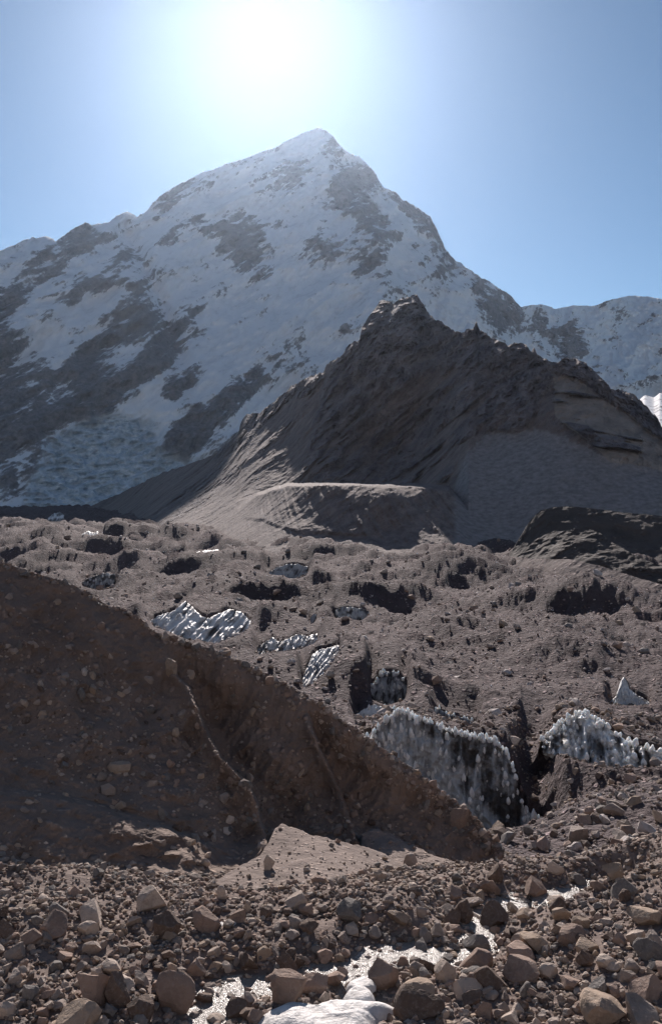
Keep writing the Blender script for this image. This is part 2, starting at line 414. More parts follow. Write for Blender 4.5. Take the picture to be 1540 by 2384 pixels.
# small far snow peaks that show between the ridges
def far_peak(name, crest, basey, Yc, Yb, mat, jag=3.0, seed=0.0, rockv=0.0, rel=1.0):
    N, M = 90, 40; c = poly(crest); px1 = np.linspace(crest[0][0], crest[-1][0], N)
    sil = c(px1) + jag * fbm(px1, seed, 0, 12, 4, 0.6)
    t = np.linspace(0, 1, M)[:, None]; px = np.broadcast_to(px1, (M, N)).astype(float); py = basey + t * (sil - basey)
    ib, ic = 1 / Yb, 1 / Yc; Y = 1 / (ib + (ic - ib) * t ** 0.9) + 0 * px
    X = Y * (px - CX) / F; Z = H - Y * (py - HY) / F
    Y = Y - rel * 0.012 * Yc * fbm(X, Z, Y, Yc * 0.03, 4, ridged=True, off=seed) * sstep(0, 0.1, t)
    P = np.concatenate([world(px, py, Y), back_rows(px1, Y[-1], py[-1], [(Yc * .02, Yc * .004), (Yc * .1, Yc * .06)])], 0)
    me = np_mesh(name, P.reshape(-1, 3), grid_faces(M + 2, N), {'mask': rgba(np.full((M + 2, N), rockv))})
    return tag(link_mesh(name, me, mat), kind='structure')
far_peak('far_snow_peak', [(255,530),(270,503),(285,496),(297,492),(315,501),(330,520)], 540, 5600, 5300, M_MTN, 2.0, 1.0)
far_peak('far_snow_peak', [(80,570),(95,552),(108,549),(125,556),(140,580)], 585, 5200, 4950, M_MTN, 2.0, 5.0)
far_peak('sunlit_snow_slope', [(1440,985),(1462,955),(1480,938),(1490,928),(1500,920),(1508,922),(1520,926),(1534,914),(1560,925),(1620,915),(1700,940)], 1010, 3300, 2500, M_MTN, 3.0, 9.0, 0.34, 0.0)

# ------------------------------------------------------------------ dark rock ridge with its talus
SIL_R = poly([(120,1196),(200,1184),(235,1168),(280,1150),(330,1125),(380,1100),(430,1085),(500,1060),(520,1040),(555,1010),(560,985),(575,965),(605,962),(640,935),(680,900),(720,880),
    (752,870),(758,850),(790,835),(815,802),(836,795),(841,765),(870,725),(888,701),(905,702),(915,711),(935,695),(970,690),(985,715),(1000,738),(1040,762),(1060,775),(1075,777),
    (1085,770),(1102,765),(1108,750),(1116,773),(1160,795),(1180,806),(1210,799),(1225,808),(1235,818),(1242,812),(1250,830),(1290,847),(1318,836),(1350,840),(1385,870),(1420,905),(1445,912),(1470,920),(1500,945),(1525,975),(1540,998),(1600,1050),(1750,1130)])
BENCH = poly([(500,1205),(560,1180),(600,1150),(650,1133),(680,1128),(760,1126),(880,1128),(1000,1130),(1045,1138),(1075,1170),(1110,1230)])
APRON = poly([(330,1235),(480,1236),(568,1204),(611,1209),(652,1225),(703,1237),(753,1237),(810,1242),(866,1242),(932,1262),(1008,1262),(1040,1290),(1100,1310)])
def build_ridge():
    N, M = 590, 285
    px1 = np.linspace(130, 1700, N)
    base = np.interp(px1, [130, 200, 345, 440, 600, 860, 1060, 1240, 1540, 1700], [1205, 1210, 1250, 1290, 1305, 1315, 1325, 1310, 1350, 1360])
    amp = np.interp(px1, [130, 520, 760, 1540], [0.25, 0.6, 1.0, 1.0])
    sil = SIL_R(px1) + amp * (8 * fbm(px1, 0, 4, 24, 5, 0.65) - 7 * fbm(px1, 9, 4, 17, 4, 0.6, ridged=True))
    t = np.linspace(0, 1, M)[:, None]
    px = np.broadcast_to(px1, (M, N)).astype(float); py = base + t * (sil - base)
    ctl = [(130,1196,2650),(235,1168,2600),(300,1185,1900),(380,1100,2000),(345,1230,1350),(500,1060,1700),(440,1200,1250),(440,1285,880),(560,1010,1580),(560,1150,1150),(480,1250,960),
           (640,935,1450),(620,1050,1270),(700,950,1290),(755,870,1290),(660,1145,880),(600,1215,850),(600,1300,700),
           (753,1133,802),(753,1237,740),(753,1310,650),(900,1136,797),(900,1245,734),(900,1315,640),(1040,1144,850),(1040,1270,725),(1040,1320,660),(760,1112,1050),(900,1112,1050),(1030,1112,960),
           (840,1000,1150),(840,765,1290),(935,695,1340),(935,900,1170),(1040,765,1230),(1108,752,1200),(1050,950,1090),(1160,795,1130),(1150,1000,985),(1150,1290,735),(1250,1120,855),
           (1225,808,1095),(1350,840,1060),(1420,905,1010),(1400,1080,865),(1400,1180,800),(1300,960,960),(1540,1000,950),(1540,1180,790),(1700,1100,900),(1700,1300,720),(1400,1320,700),(1540,1340,700)]
    def jump(a, b): return np.interp(a, [690, 800, 960, 1040, 1090], [240, 240, 170, 80, 0]) * sstep(540, 690, a) * sstep(3, -5, b - BENCH(a)) * sstep(420, 60, BENCH(a) - b)
    ctl = [(a, b, c - float(jump(np.array(a, float), np.array(b, float) + 4.0))) for a, b, c in ctl]
    Y = RBF(ctl)(px, py)
    # flat bench behind the old lateral moraine crest
    wob = 5 * fbm(px, 0, 7, 40, 4)
    gate = sstep(540, 680, px) * sstep(1110, 1050, px)
    Y = Y + jump(px, py - wob)
    X = Y * (px - CX) / F; Z = H - Y * (py - HY) / F
    # fall line leans down to the left; streaks follow it
    a = math.radians(40)
    U = X * math.cos(a) + Z * math.sin(a); W = -X * math.sin(a) + Z * math.cos(a)
    a2 = math.radians(58); U2 = X * math.cos(a2) + Z * math.sin(a2); W2 = -X * math.sin(a2) + Z * math.cos(a2)
    wx = 18 * fbm(X, Z, Y, 120, 4, off=3); wy = 18 * fbm(X, Z, Y, 110, 4, off=13)
    P_ = lambda *p: blur(in_poly(px + wx, py + wy, list(p)).astype(float), 2)
    dark = P_((690,1130),(760,870),(830,780),(840,740),(890,690),(980,680),(1100,740),(1250,790),(1330,820),(1420,890),(1560,990),(1560,1040),(1430,940),(1340,880),(1290,870),(1240,960),(1210,1005),(1140,1000),(1060,1040),(1045,1128),(880,1122))  # bedrock tone that also carries the shade of the central face
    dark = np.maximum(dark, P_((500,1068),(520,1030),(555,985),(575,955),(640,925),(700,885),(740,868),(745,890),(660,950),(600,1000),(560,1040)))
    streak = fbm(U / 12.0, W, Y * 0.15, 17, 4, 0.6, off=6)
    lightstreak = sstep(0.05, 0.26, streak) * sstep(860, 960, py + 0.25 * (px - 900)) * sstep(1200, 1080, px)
    palestreak = sstep(0.1, 0.4, fbm(U / 7.0, W, 0 * Y, 60, 4, off=16)) * sstep(820, 900, py) * sstep(1130, 1000, px)  # broader streaks of pale scree
    dark = np.clip(0.95 * dark - 1.0 * np.maximum(lightstreak, 0.85 * palestreak) + 0.15 * fbm(X, Z, Y, 40, 4), 0, 1)
    # tongues of pale scree running down the couloirs of the dark face
    for wd_, line in ((11, [(985,890),(930,935),(880,985),(830,1040),(790,1085)]), (13, [(1060,862),(1000,905),(955,950),(905,1010),(865,1060),(840,1105)]), (9, [(920,935),(860,985),(800,1030),(745,1085),(715,1115)]),
                      (9, [(1000,960),(950,1010),(905,1070),(885,1112)]), (8, [(1085,885),(1045,905),(1010,940)]), (7, [(870,930),(820,975),(770,1035)]), (8, [(1060,960),(1010,1010),(970,1070)])):
        dd = np.full(px.shape, 1e9); L = densify(line, 6)
        for lx, ly in L: dd = np.minimum(dd, (px + 0.5 * wx - lx) ** 2 + (py + 0.5 * wy - ly) ** 2)
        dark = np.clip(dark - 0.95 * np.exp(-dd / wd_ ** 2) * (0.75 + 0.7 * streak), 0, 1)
    grey = P_((1060,1330),(1050,1180),(1080,1060),(1140,1000),(1200,1010),(1260,990),(1330,1020),(1420,1070),(1560,1100),(1760,1150),(1760,1360)); grey = blur(grey, 9)
    tan = P_((1285,880),(1330,870),(1400,930),(1470,965),(1560,1030),(1700,1100),(1700,1180),(1560,1100),(1420,1075),(1350,1010),(1290,960))
    strata = sstep(0.04, 0.14, fbm((X * 0.98 - Z * 0.2) / 6.0, X * 0.2 + Z * 0.98, Y * 0.1, 17, 3, off=40))
    dark = np.maximum(dark, tan * strata * 0.9)
    apron = sstep(-4, 8, py - APRON(px)) * sstep(1110, 1030, px)
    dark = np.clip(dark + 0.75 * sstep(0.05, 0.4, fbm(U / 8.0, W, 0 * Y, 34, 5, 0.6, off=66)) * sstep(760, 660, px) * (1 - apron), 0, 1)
    crag = np.clip(dark, 0, 1)
    d = -22 * fbm(U / 3.5, W, Y * 0.3, 60, 6, 0.62, ridged=True, off=2) * (1 - 0.7 * grey) * (1 - 0.7 * apron)
    d += -19 * fbm(U2 / 2.2, W2, Y * 0.3, 26, 5, 0.62, ridged=True, off=22) * (0.35 + crag) * (1 - 0.6 * grey)
    d += -5.0 * fbm(X, Z, Y, 9, 4, 0.7, ridged=True, off=5) * (0.5 + crag) * (1 - 0.75 * grey)
    d += -7.0 * strata * tan
    # comb of little gullies on the bench face and pointed scree tongues at its foot
    face = sstep(0, 8, py - BENCH(px)) * (1 - apron) * gate
    comb = fbm((X + 0.55 * Z), Z * 0.12, Y * 0.05, 13, 3, 0.5, ridged=True, off=50)
    d += -12.0 * comb * face - 7 * apron * sstep(60, 0, py - APRON(px)) * np.maximum(0, comb)
    top = sstep(1.0, 0.9, t)
    crest_n = fbm(X, Z, Y, 20, 4, 0.6, ridged=True, off=70)
    d += -12 * (1 - top) * crest_n * amp
    Y = Y + d * sstep(0, 0.03, t) * np.clip(Y / 1100, 0.6, 1.6)
    P = world(px, py, Y)
    bk = back_rows(px1, Y[-1], py[-1], [(10, 5), (60, 50), (260, 260), (420, 420)])
    P = np.concatenate([P, bk], 0)
    ext = lambda q: np.concatenate([q, np.repeat(q[-1:], 4, 0)], 0)
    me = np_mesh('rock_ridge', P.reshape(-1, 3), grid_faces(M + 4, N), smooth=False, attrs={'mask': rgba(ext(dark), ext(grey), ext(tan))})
    tag(link_mesh('rock_ridge', me, M_RIDGE), kind='structure')
build_ridge()

# ------------------------------------------------------------------ generic bank, hill and fan sheets
SHEETS = {}
def ridge_sheet(name, crest, base, ctl, mat, N, M, jag=(3, 20), relief=((2.0, 12, 4, True),), post=None, back=((2, 1), (8, 6), (20, 16)), scale=1.0, seed=0.0, kind='structure', stretch=1.0, lean=0.0):
    cf, bf = poly(crest), poly(base); px1 = np.linspace(crest[0][0], crest[-1][0], N)
    sil = cf(px1) + jag[0] * fbm(px1, seed, 1, jag[1], 5, 0.6)
    bb = np.maximum(bf(px1), sil + 2)
    t = np.linspace(0, 1, M)[:, None]; px = np.broadcast_to(px1, (M, N)).astype(float); py = bb + t * (sil - bb)
    Y = RBF(ctl)(px, py)
    if post is not None: Y = post(px, py, Y, t)
    X = Y * (px - CX) / F; Z = H - Y * (py - HY) / F
    d = 0
    for amp, sc, oc, rd in relief:
        d = d - amp * fbm(X + lean * Z, Z / stretch, Y, sc, oc, 0.58, ridged=rd, off=seed + sc)
    Y = Y + d * sstep(0, 0.02, t)
    P = world(px, py, Y); SHEETS[name + str(seed)] = P
    P = np.concatenate([P, back_rows(px1, Y[-1], py[-1], back)], 0)
    me = np_mesh(name, P.reshape(-1, 3), grid_faces(M + len(back), N), smooth=(mat is M_FAN))
    return tag(link_mesh(name, me, mat), kind=kind)

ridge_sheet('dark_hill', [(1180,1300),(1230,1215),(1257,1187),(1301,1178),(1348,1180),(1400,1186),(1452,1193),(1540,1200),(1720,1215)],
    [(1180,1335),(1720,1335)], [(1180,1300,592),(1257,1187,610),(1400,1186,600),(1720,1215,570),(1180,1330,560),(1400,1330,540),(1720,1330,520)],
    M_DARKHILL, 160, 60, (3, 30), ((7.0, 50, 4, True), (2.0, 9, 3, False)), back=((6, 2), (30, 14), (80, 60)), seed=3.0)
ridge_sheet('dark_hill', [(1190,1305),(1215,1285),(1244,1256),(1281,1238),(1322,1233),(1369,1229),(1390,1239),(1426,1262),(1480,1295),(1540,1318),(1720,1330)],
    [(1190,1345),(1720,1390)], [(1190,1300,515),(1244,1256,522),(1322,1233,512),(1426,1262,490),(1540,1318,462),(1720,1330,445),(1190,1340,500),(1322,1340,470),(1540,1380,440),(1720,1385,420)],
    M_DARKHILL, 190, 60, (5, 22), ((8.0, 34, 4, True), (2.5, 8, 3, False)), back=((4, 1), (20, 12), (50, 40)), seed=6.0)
ridge_sheet('moraine_ridge', [(1030,1318),(1060,1300),(1100,1292),(1141,1291),(1180,1294),(1231,1301),(1322,1301),(1374,1312),(1426,1325),(1478,1343),(1540,1361),(1720,1400)],
    [(1030,1335),(1141,1360),(1300,1420),(1380,1440),(1540,1440),(1720,1450)],
    [(1030,1318,620),(1141,1291,535),(1231,1301,462),(1322,1301,424),(1426,1325,398),(1540,1361,370),(1720,1400,345),(1030,1335,600),(1141,1355,500),(1300,1415,395),(1400,1430,372),(1540,1440,350),(1720,1450,330)],
    M_MORAINE, 240, 60, (2, 20), ((2.2, 30, 4, False), (0.9, 5, 3, False)), back=((4, 0.5), (14, 6), (40, 24)), seed=9.0)

# ------------------------------------------------------------------ debris covered glacier and river flat (one height function)
PROF = poly([(5,11.6),(20,12.0),(30,12.0),(34,12.8),(37,14.1),(41,16.2),(55,20.2),(70,24),(100,29.5),(130,32),(170,33.2),(240,36),(370,39.5),(750,45),(1200,46),(1800,41),(2600,34),(3400,30)])
STREAM = [(1420,2052),(1392,2060),(1350,2076),(1290,2084),(1240,2106),(1190,2102),(1150,2112),(1118,2140),(1116,2190),(1096,2214),(1040,2218),(960,2206),(880,2216),(840,2240),(754,2256),(640,2286),(545,2284),(505,2330),(470,2400),(440,2480)]
STREAM2 = [(880,2216),(850,2255),(832,2292),(850,2322),(800,2350),(700,2380),(640,2440)]
def px_ground(px, py, z=0.0):
    Y = (H - z) * F / (py - HY); return (Y * (px - CX) / F, Y)
def stream_z(Y): return np.interp(Y, [15, 28, 33, 36, 40], [-0.12, -0.15, -0.55, -1.7, -3.4])
def stream_xy(pts):
    q = []
    for x, y in pts:
        Y = (H) * F / (y - HY)
        for _ in range(8): Y = (H - stream_z(Y)) * F / (y - HY)
        q.append((Y * (x - CX) / F, Y))
    return densify(q)
PATH1, PATH2 = stream_xy(STREAM), stream_xy(STREAM2)
def path_dist(X, Y, path, step=3):
    d = np.full(X.shape, 1e9)
    for x, y in path[::step]: d = np.minimum(d, (X - x) ** 2 + (Y - y) ** 2)
    return np.sqrt(d)
BUMPS = [  # px, distance, height, radius x, radius y of individual mounds and pits of the glacier
 (900,160,3.5,8,6),(880,178,4,9,7),(1330,100,-1.5,8,6),
 (1040,430,11,24,20),(985,345,6.5,16,12),(1150,310,5,18,10),(1300,300,5,16,10),(1420,290,4,16,9),(450,268,7,14,8),(540,262,5,11,8),(690,232,3,10,7),(740,196,4,8,8),
 (1080,230,4,12,8),(1200,205,4,12,8),(1330,190,3.5,10,7),(560,480,9,30,20),(250,600,8,40,24),(60,700,10,50,30),(700,540,9,30,18),(120,900,12,60,40),(330,800,10,50,30),(820,290,4,12,8),
 (1480,70,1.5,9,8)]
PINS = [(1000,106,-23.5,8),(1120,104,-25.0,8),(1200,101,-23.0,5),(1000,90,-20.0,8),(1120,88,-19.5,7),(1120,75,-14.5,7),(1000,75,-15,7)]   # px, distance, height, radius
ICE = []
def ice(label, top, bottom, mat, seed, **kw): ICE.append((label, dict(top=top, bottom=bottom, mat=mat, seed=seed, **kw)))
ice('tall dirty ice cliff with white knobbly crest behind the end of the dark bank',
    [(845,1728),(873,1706),(893,1680),(929,1655),(959,1668),(1010,1686),(1051,1703),(1102,1714),(1127,1722),(1153,1726),(1178,1752),(1194,1787),(1202,1818),(1215,1874),(1240,1900),(1262,1915)],
    [(845,1760),(900,1800),(1000,1850),(1100,1925),(1165,1948),(1210,1950),(1262,1948)], M_ICEDIRTY, 5, N=190, M=110, slope=1.9, Yb=106, flute=0.035, lean=0.1,
    pins=170, edge=110, pin_w=(5, 12), pin_h=(1.2, 2.6), dirt=0.12, band=lambda x, y: 0.5 * np.exp(-((x - 1000 - 0.55 * (y - 1800)) / 70.0) ** 2) - 0.35 * sstep(1130, 1200, x) * sstep(1800, 1840, y) + 0.8 * sstep(1205, 1225, x))
ice('heap of broken white ice on the glacier at the right edge',
    [(1262,1722),(1290,1700),(1310,1680),(1345,1657),(1380,1667),(1410,1690),(1450,1722),(1500,1740),(1580,1762)],
    [(1262,1742),(1330,1765),(1400,1782),(1480,1786),(1580,1780)], M_ICE, 11, N=130, M=60, slope=0.55, flute=0.06, lean=0.35, pins=150, edge=70, pin_w=(6, 16), pin_h=(0.8, 1.8), dirt=0.02)
ice('long fluted white ice face just behind the crest of the dark bank',
    [(352,1444),(370,1432),(400,1424),(420,1408),(433,1399),(450,1415),(470,1434),(482,1440),(510,1428),(535,1417),(560,1424),(584,1446)],
    [(352,1455),(400,1470),(450,1492),(500,1496),(550,1478),(584,1458)], M_ICE, 17, N=110, M=44, slope=0.42, flute=0.05, lean=0.9, dirt=-0.1)
ice('jagged row of small ice fins right of the long fluted ice face', [(600,1504),(620,1492),(636,1484),(650,1494),(668,1488),(690,1475),(715,1480),(738,1474)],
    [(600,1524),(650,1516),(700,1508),(738,1492)], M_ICE, 23, N=80, M=30, slope=0.45, flute=0.05, lean=0.9)
ice('leaning pale ice slope below the jagged row of fins', [(704,1580),(716,1548),(728,1522),(745,1512),(765,1506),(788,1502)],
    [(704,1602),(725,1590),(750,1570),(770,1546),(788,1518)], M_ICE, 29, N=60, M=36, slope=0.40, flute=0.04, lean=0.9, dirt=-0.2)
ice('small white fluted ice face in the middle of the glacier', [(442,1294),(460,1284),(485,1280),(508,1278),(514,1290)], [(442,1300),(470,1308),(500,1308),(514,1302)], M_ICE, 31, N=50, M=20, slope=0.40, lean=0.9, dirt=-0.1)
ice('bluish ice hollow with a dark rim in the middle of the glacier', [(620,1336),(640,1322),(665,1314),(690,1312),(716,1318)], [(620,1340),(650,1344),(690,1346),(716,1336)], M_ICEDIRTY, 37, N=60, M=24, slope=1.2, lean=0.7, dirt=-0.15)
ice('far row of sloping ice spikes left of centre', [(176,1262),(190,1244),(205,1236),(216,1240),(228,1236),(234,1256)], [(176,1268),(205,1270),(234,1266)], M_ICE, 41, N=50, M=20, slope=0.42, lean=0.9)
ice('dark ice wall with white icicles above the crest of the bank at left', [(190,1356),(215,1342),(240,1334),(268,1336)], [(190,1362),(230,1372),(268,1366)], M_ICEDIRTY, 43, N=60, M=22, slope=1.5, lean=0.1, pins=24, pin_w=(3, 5), pin_h=(1.4, 2.6))
ice('small dark ice pit with white streaks in mid glacier', [(780,1418),(800,1412),(830,1414),(858,1422)], [(780,1440),(810,1444),(840,1442),(858,1430)], M_ICEDIRTY, 47, N=50, M=22, slope=1.4, lean=0.3, dirt=-0.1, pins=12, pin_w=(3, 6))
ice('knobbly ice rib on the ridge above the tall ice cliff', [(862,1600),(880,1572),(900,1562),(925,1565),(945,1590)], [(862,1625),(900,1640),(945,1625)], M_ICEDIRTY, 53, N=60, M=30, slope=1.3, pins=26, edge=14, pin_w=(4, 10), pin_h=(1.0, 2.0))
ice('low strip of white ice above the left end of the tall ice cliff', [(826,1664),(850,1648),(872,1640),(900,1648),(922,1650)], [(826,1672),(860,1668),(922,1656)], M_ICE, 59, N=50, M=16, slope=0.8, pins=14, edge=8, pin_w=(4, 8), dirt=-0.25)
ice('thin string of ice knobs across the slope above the tall cliff', [(1010,1646),(1040,1660),(1080,1672),(1110,1680)], [(1010,1658),(1040,1672),(1080,1686),(1110,1692)], M_ICEDIRTY, 61, N=50, M=12, slope=0.9, pins=16, edge=10, pin_w=(3, 7))
ice('far pale ice patch near the foot of the icefall', [(112,1206),(125,1196),(140,1190),(150,1200)], [(112,1212),(135,1212),(150,1208)], M_ICE, 67, N=30, M=14, slope=0.7, dirt=0.15)
ice('narrow lone ice fin in mid glacier', [(722,1440),(728,1432),(736,1428)], [(722,1450),(730,1448),(736,1440)], M_ICE, 71, N=16, M=14, slope=1.2, dirt=-0.3)
ice('white pointed ice spire standing alone on the glacier at right', [(1418,1634),(1432,1622),(1440,1604),(1446,1584),(1451,1577),(1457,1588),(1463,1603),(1474,1612),(1488,1620),(1510,1634)],
    [(1418,1638),(1450,1640),(1480,1640),(1510,1640)], M_ICE, 83, N=60, M=40, slope=0.8, flute=0.05, lean=0.2, dirt=-0.45, pins=8, pin_w=(3, 8), name='ice_spire', cat='ice spire')
def prof_hit(py):
    Yq = np.geomspace(45, 3000, 1500); k = HY + F * PROF(Yq) / Yq; return float(np.interp(-py, -k, Yq))
for lab_, kw_ in ICE:
    if 'Yb' not in kw_: kw_['Yb'] = prof_hit(float(np.median([p[1] for p in kw_['bottom']])) + 6)
def seat_ice(X, Y, z):
    """hollow in front of each ice face and rubble heaped against its back, so that the face stands free"""
    for lab_, kw in ICE:
        tf, bf = poly(kw['top']), poly(kw['bottom']); x0, x1 = max(kw['top'][0][0], kw['bottom'][0][0]), min(kw['top'][-1][0], kw['bottom'][-1][0])
        Yb, sl_ = kw['Yb'], kw.get('slope', 1.6); hmax = (max(p[1] for p in kw['bottom']) - min(p[1] for p in kw['top'])) * Yb / F
        m0 = (HY - max(p[1] for p in kw['bottom']) - 14) / F
        rows = np.nonzero((Y[:, 0] > 0.78 * Yb) & (Y[:, 0] < Yb + 5 * hmax + 4))[0]
        if not len(rows): continue
        q = slice(rows[0], rows[-1] + 1)
        Xq, Yq, zq = X[q], Y[q], z[q]; px = CX + F * Xq / Yq; e = 0.12 * (x1 - x0) + 6
        w = sstep(x0 - e, x0 + 0.3 * e, px) * sstep(x1 + e, x1 - 0.3 * e, px)
        t, b = tf(px), bf(px)
        yb = Yb * (sl_ - m0) / (sl_ - (HY - b) / F); yt = Yb * (sl_ - m0) / (sl_ - (HY - t) / F); zt = H + yt * (HY - t) / F; zb = H + yb * (HY - b) / F
        nz = 0.10 * hmax * fbm(Xq, Yq, 0 * Xq, 0.7 * hmax + 1, 3, off=7)
        los = H - Yq * (b + 2 - HY) / F
        cap = np.where(Yq < yb, los, zb + (zt - zb) * np.clip((Yq - yb) / np.maximum(yt - yb, 0.3), 0, 1) - 0.12 * hmax)
        cap = cap + np.minimum(nz, 0)
        low = np.where(Yq <= yt + 0.1 * hmax, np.minimum(zq, cap), zq)
        back = zt - 0.05 * hmax - 0.22 * np.maximum(0, Yq - yt - 0.5 * hmax) + nz
        fade = sstep(yt + 4.5 * hmax, yt + 1.5 * hmax, Yq)
        top_cap = zt + 0.05 * hmax + 0.10 * np.maximum(0, Yq - yt) + nz
        low = np.where(Yq > yt + 0.1 * hmax, zq * (1 - fade) + np.clip(zq, back, np.maximum(top_cap, back)) * fade, low)
        z[q] = zq * (1 - w) + low * w
    return z
def terrain(X, Y):
    px = CX + F * X / Y
    z = H - PROF(Y)
    far = sstep(45, 90, Y)
    amp1 = np.interp(Y, [45, 80, 140, 300, 600, 1200, 2600], [0, 1.6, 2.2, 4.0, 7.5, 9, 7])
    amp2 = np.interp(Y, [40, 80, 140, 300, 600, 2600], [0.2, 1.0, 1.7, 2.8, 4.0, 4.5])
    amp3 = np.interp(Y, [10, 45, 80, 300, 2600], [0.05, 0.4, 1.1, 2.1, 3.4])
    z = z + amp1 * (0.15 + 0.8 * fbm(X, Y, 0 * X, 84, 3, 0.5, ridged=True, off=3) + 1.1 * fbm(X, Y, 0 * X, 60, 3, 0.5, off=53)) * np.interp(Y, [100, 400], [1.7, 1.75])
    z = z + amp2 * (0.45 * fbm(X, Y, 0 * X, 30, 4, 0.55, ridged=True, off=14) + 0.8 * fbm(X, Y, 0 * X, 22, 3, 0.55, off=64))
    z = z + amp3 * (fbm(X, Y, 0 * X, 9.0, 4, 0.62, off=24) + 0.5 * fbm(X, Y, 0 * X, 15.0, 3, 0.6, ridged=True, off=34))
    z = z + np.interp(Y, [10, 45, 300], [0.10, 0.42, 1.5]) * fbm(X, Y, 0 * X, 3.0, 4, 0.6, off=44)
    for bpx, D, h, rx, ry in BUMPS:
        bx = D * (bpx - CX) / F
        z = z + 1.05 * h * np.exp(-((X - bx) / (1.15 * rx)) ** 2 - ((Y - D) / (1.35 * ry)) ** 2)
    for bpx, D, h, r in PINS:
        rows = np.nonzero(np.abs(Y[:, 0] - D) < 1.9 * r)[0]
        if not len(rows): continue
        q = slice(rows[0], rows[-1] + 1)
        w = 0.94 * np.exp(-(((X[q] - D * (bpx - CX) / F) ** 2 + (Y[q] - D) ** 2) / r ** 2) ** 1.5); z[q] = z[q] * (1 - w) + (h + 0.06 * r * fbm(X[q], Y[q], 0 * X[q], 0.6 * r, 3)) * w
    z = seat_ice(X, Y, z)
    near = sstep(48, 38, Y)
    # gravel slope on the right bank, gentle heap on the left
    z = z + near * (0.16 * np.maximum(0, X - (3.6 + 0.12 * (Y - 22))) + 0.06 * np.maximum(0, X - 8.5) ** 1.5)
    z = z + near * 0.10 * np.maximum(0, -X - 3) * sstep(22, 29, Y)
    d = np.minimum(path_dist(X, Y, PATH1), path_dist(X, Y, PATH2) + 0.1)
    wid = 0.55 + 0.35 * fbm(X, Y, 0 * X, 3.0, 2, off=8)
    dep = sstep(wid + 1.5, wid * 0.6, d) * near
    z = z * (1 - dep) + (stream_z(Y) - 0.22 + 0.10 * fbm(X, Y, 0 * X, 1.0, 3)) * dep
    return z
GRIDS = []
def terrain_mesh(name, Ys, px1, mat):
    YY, PX = np.meshgrid(Ys, px1, indexing='ij'); X = YY * (PX - CX) / F
    Z = terrain(X, YY); GRIDS.append((np.array(Ys), px1, Z))
    me = np_mesh(name, np.stack([X, YY, Z], -1).reshape(-1, 3), grid_faces(len(Ys), len(px1)))
    return tag(link_mesh(name, me, mat), kind='structure')
Yn = np.concatenate([np.linspace(9, 20, 30), np.linspace(20, 46, 190)[1:]])
terrain_mesh('ground', Yn, np.linspace(-500, 2040, 340), M_GROUND)
Yf = np.concatenate([46 * (150 / 46) ** np.linspace(0, 1, 190), 150 * (3300 / 150) ** np.linspace(0, 1, 300)[1:]])
terrain_mesh('glacier', Yf, np.linspace(-260, 1800, 560), M_GLAC)
def ground_z(X, Y):
    X = np.atleast_1d(X).astype(float); Y = np.atleast_1d(Y).astype(float); out = np.zeros(X.shape)
    px = CX + F * X / Y
    for Ys, px1, Z in GRIDS:
        m = (Y >= Ys[0]) & (Y <= Ys[-1])
        if not m.any(): continue
        fi = np.interp(Y[m], Ys, np.arange(len(Ys))); fj = np.interp(px[m], px1, np.arange(len(px1)))
        i = np.minimum(fi.astype(int), len(Ys) - 2); j = np.minimum(fj.astype(int), len(px1) - 2); u = fi - i; v = fj - j
        out[m] = (Z[i, j] * (1 - u) * (1 - v) + Z[i + 1, j] * u * (1 - v) + Z[i, j + 1] * (1 - u) * v + Z[i + 1, j + 1] * u * v)
    return out

# wide base below everything, reaching past the mountains
def valley_floor():
    g = np.linspace(-1, 1, 41); X, Y = np.meshgrid(g * 12000, g * 12000 + 3500, indexing='ij')
    Z = -75 + 8 * fbm(X, Y, 0 * X, 900, 3)
    tag(link_mesh('valley_floor', np_mesh('valley_floor', np.stack([X, Y, Z], -1).reshape(-1, 3), grid_faces(41, 41, True)), M_MORAINE), kind='structure')
valley_floor()
# the sunlit other side of the valley, behind the viewer: rubble slopes below, snow above
def opposite_side():
    N, M = 120, 60; az = np.linspace(math.radians(100), math.radians(260), N); r = np.geomspace(420, 4600, M)
    A, Rr = np.meshgrid(az, r); X = Rr * np.sin(A); Y = Rr * np.cos(A)
    Z = -45 + 0.46 * np.maximum(0, Rr - 450) * (1 + 0.3 * fbm(X, Y, 0 * X, 1300, 4, ridged=True, off=90)) + 60 * fbm(X, Y, 0 * X, 260, 4, ridged=True, off=91)
    Z = np.minimum(Z, 2050 + 150 * fbm(X, Y, 0 * X, 500, 3, off=92)); rock = np.clip(1.7 - Z / 800 + 0.5 * fbm(X, Y, 0 * X, 300, 4, off=93), 0, 1)
    me = np_mesh('opposite_valley_side', np.stack([X, Y, Z], -1).reshape(-1, 3), grid_faces(M, N), {'mask': rgba(rock)})
    tag(link_mesh('opposite_valley_side', me, M_MTN), kind='structure')
opposite_side()

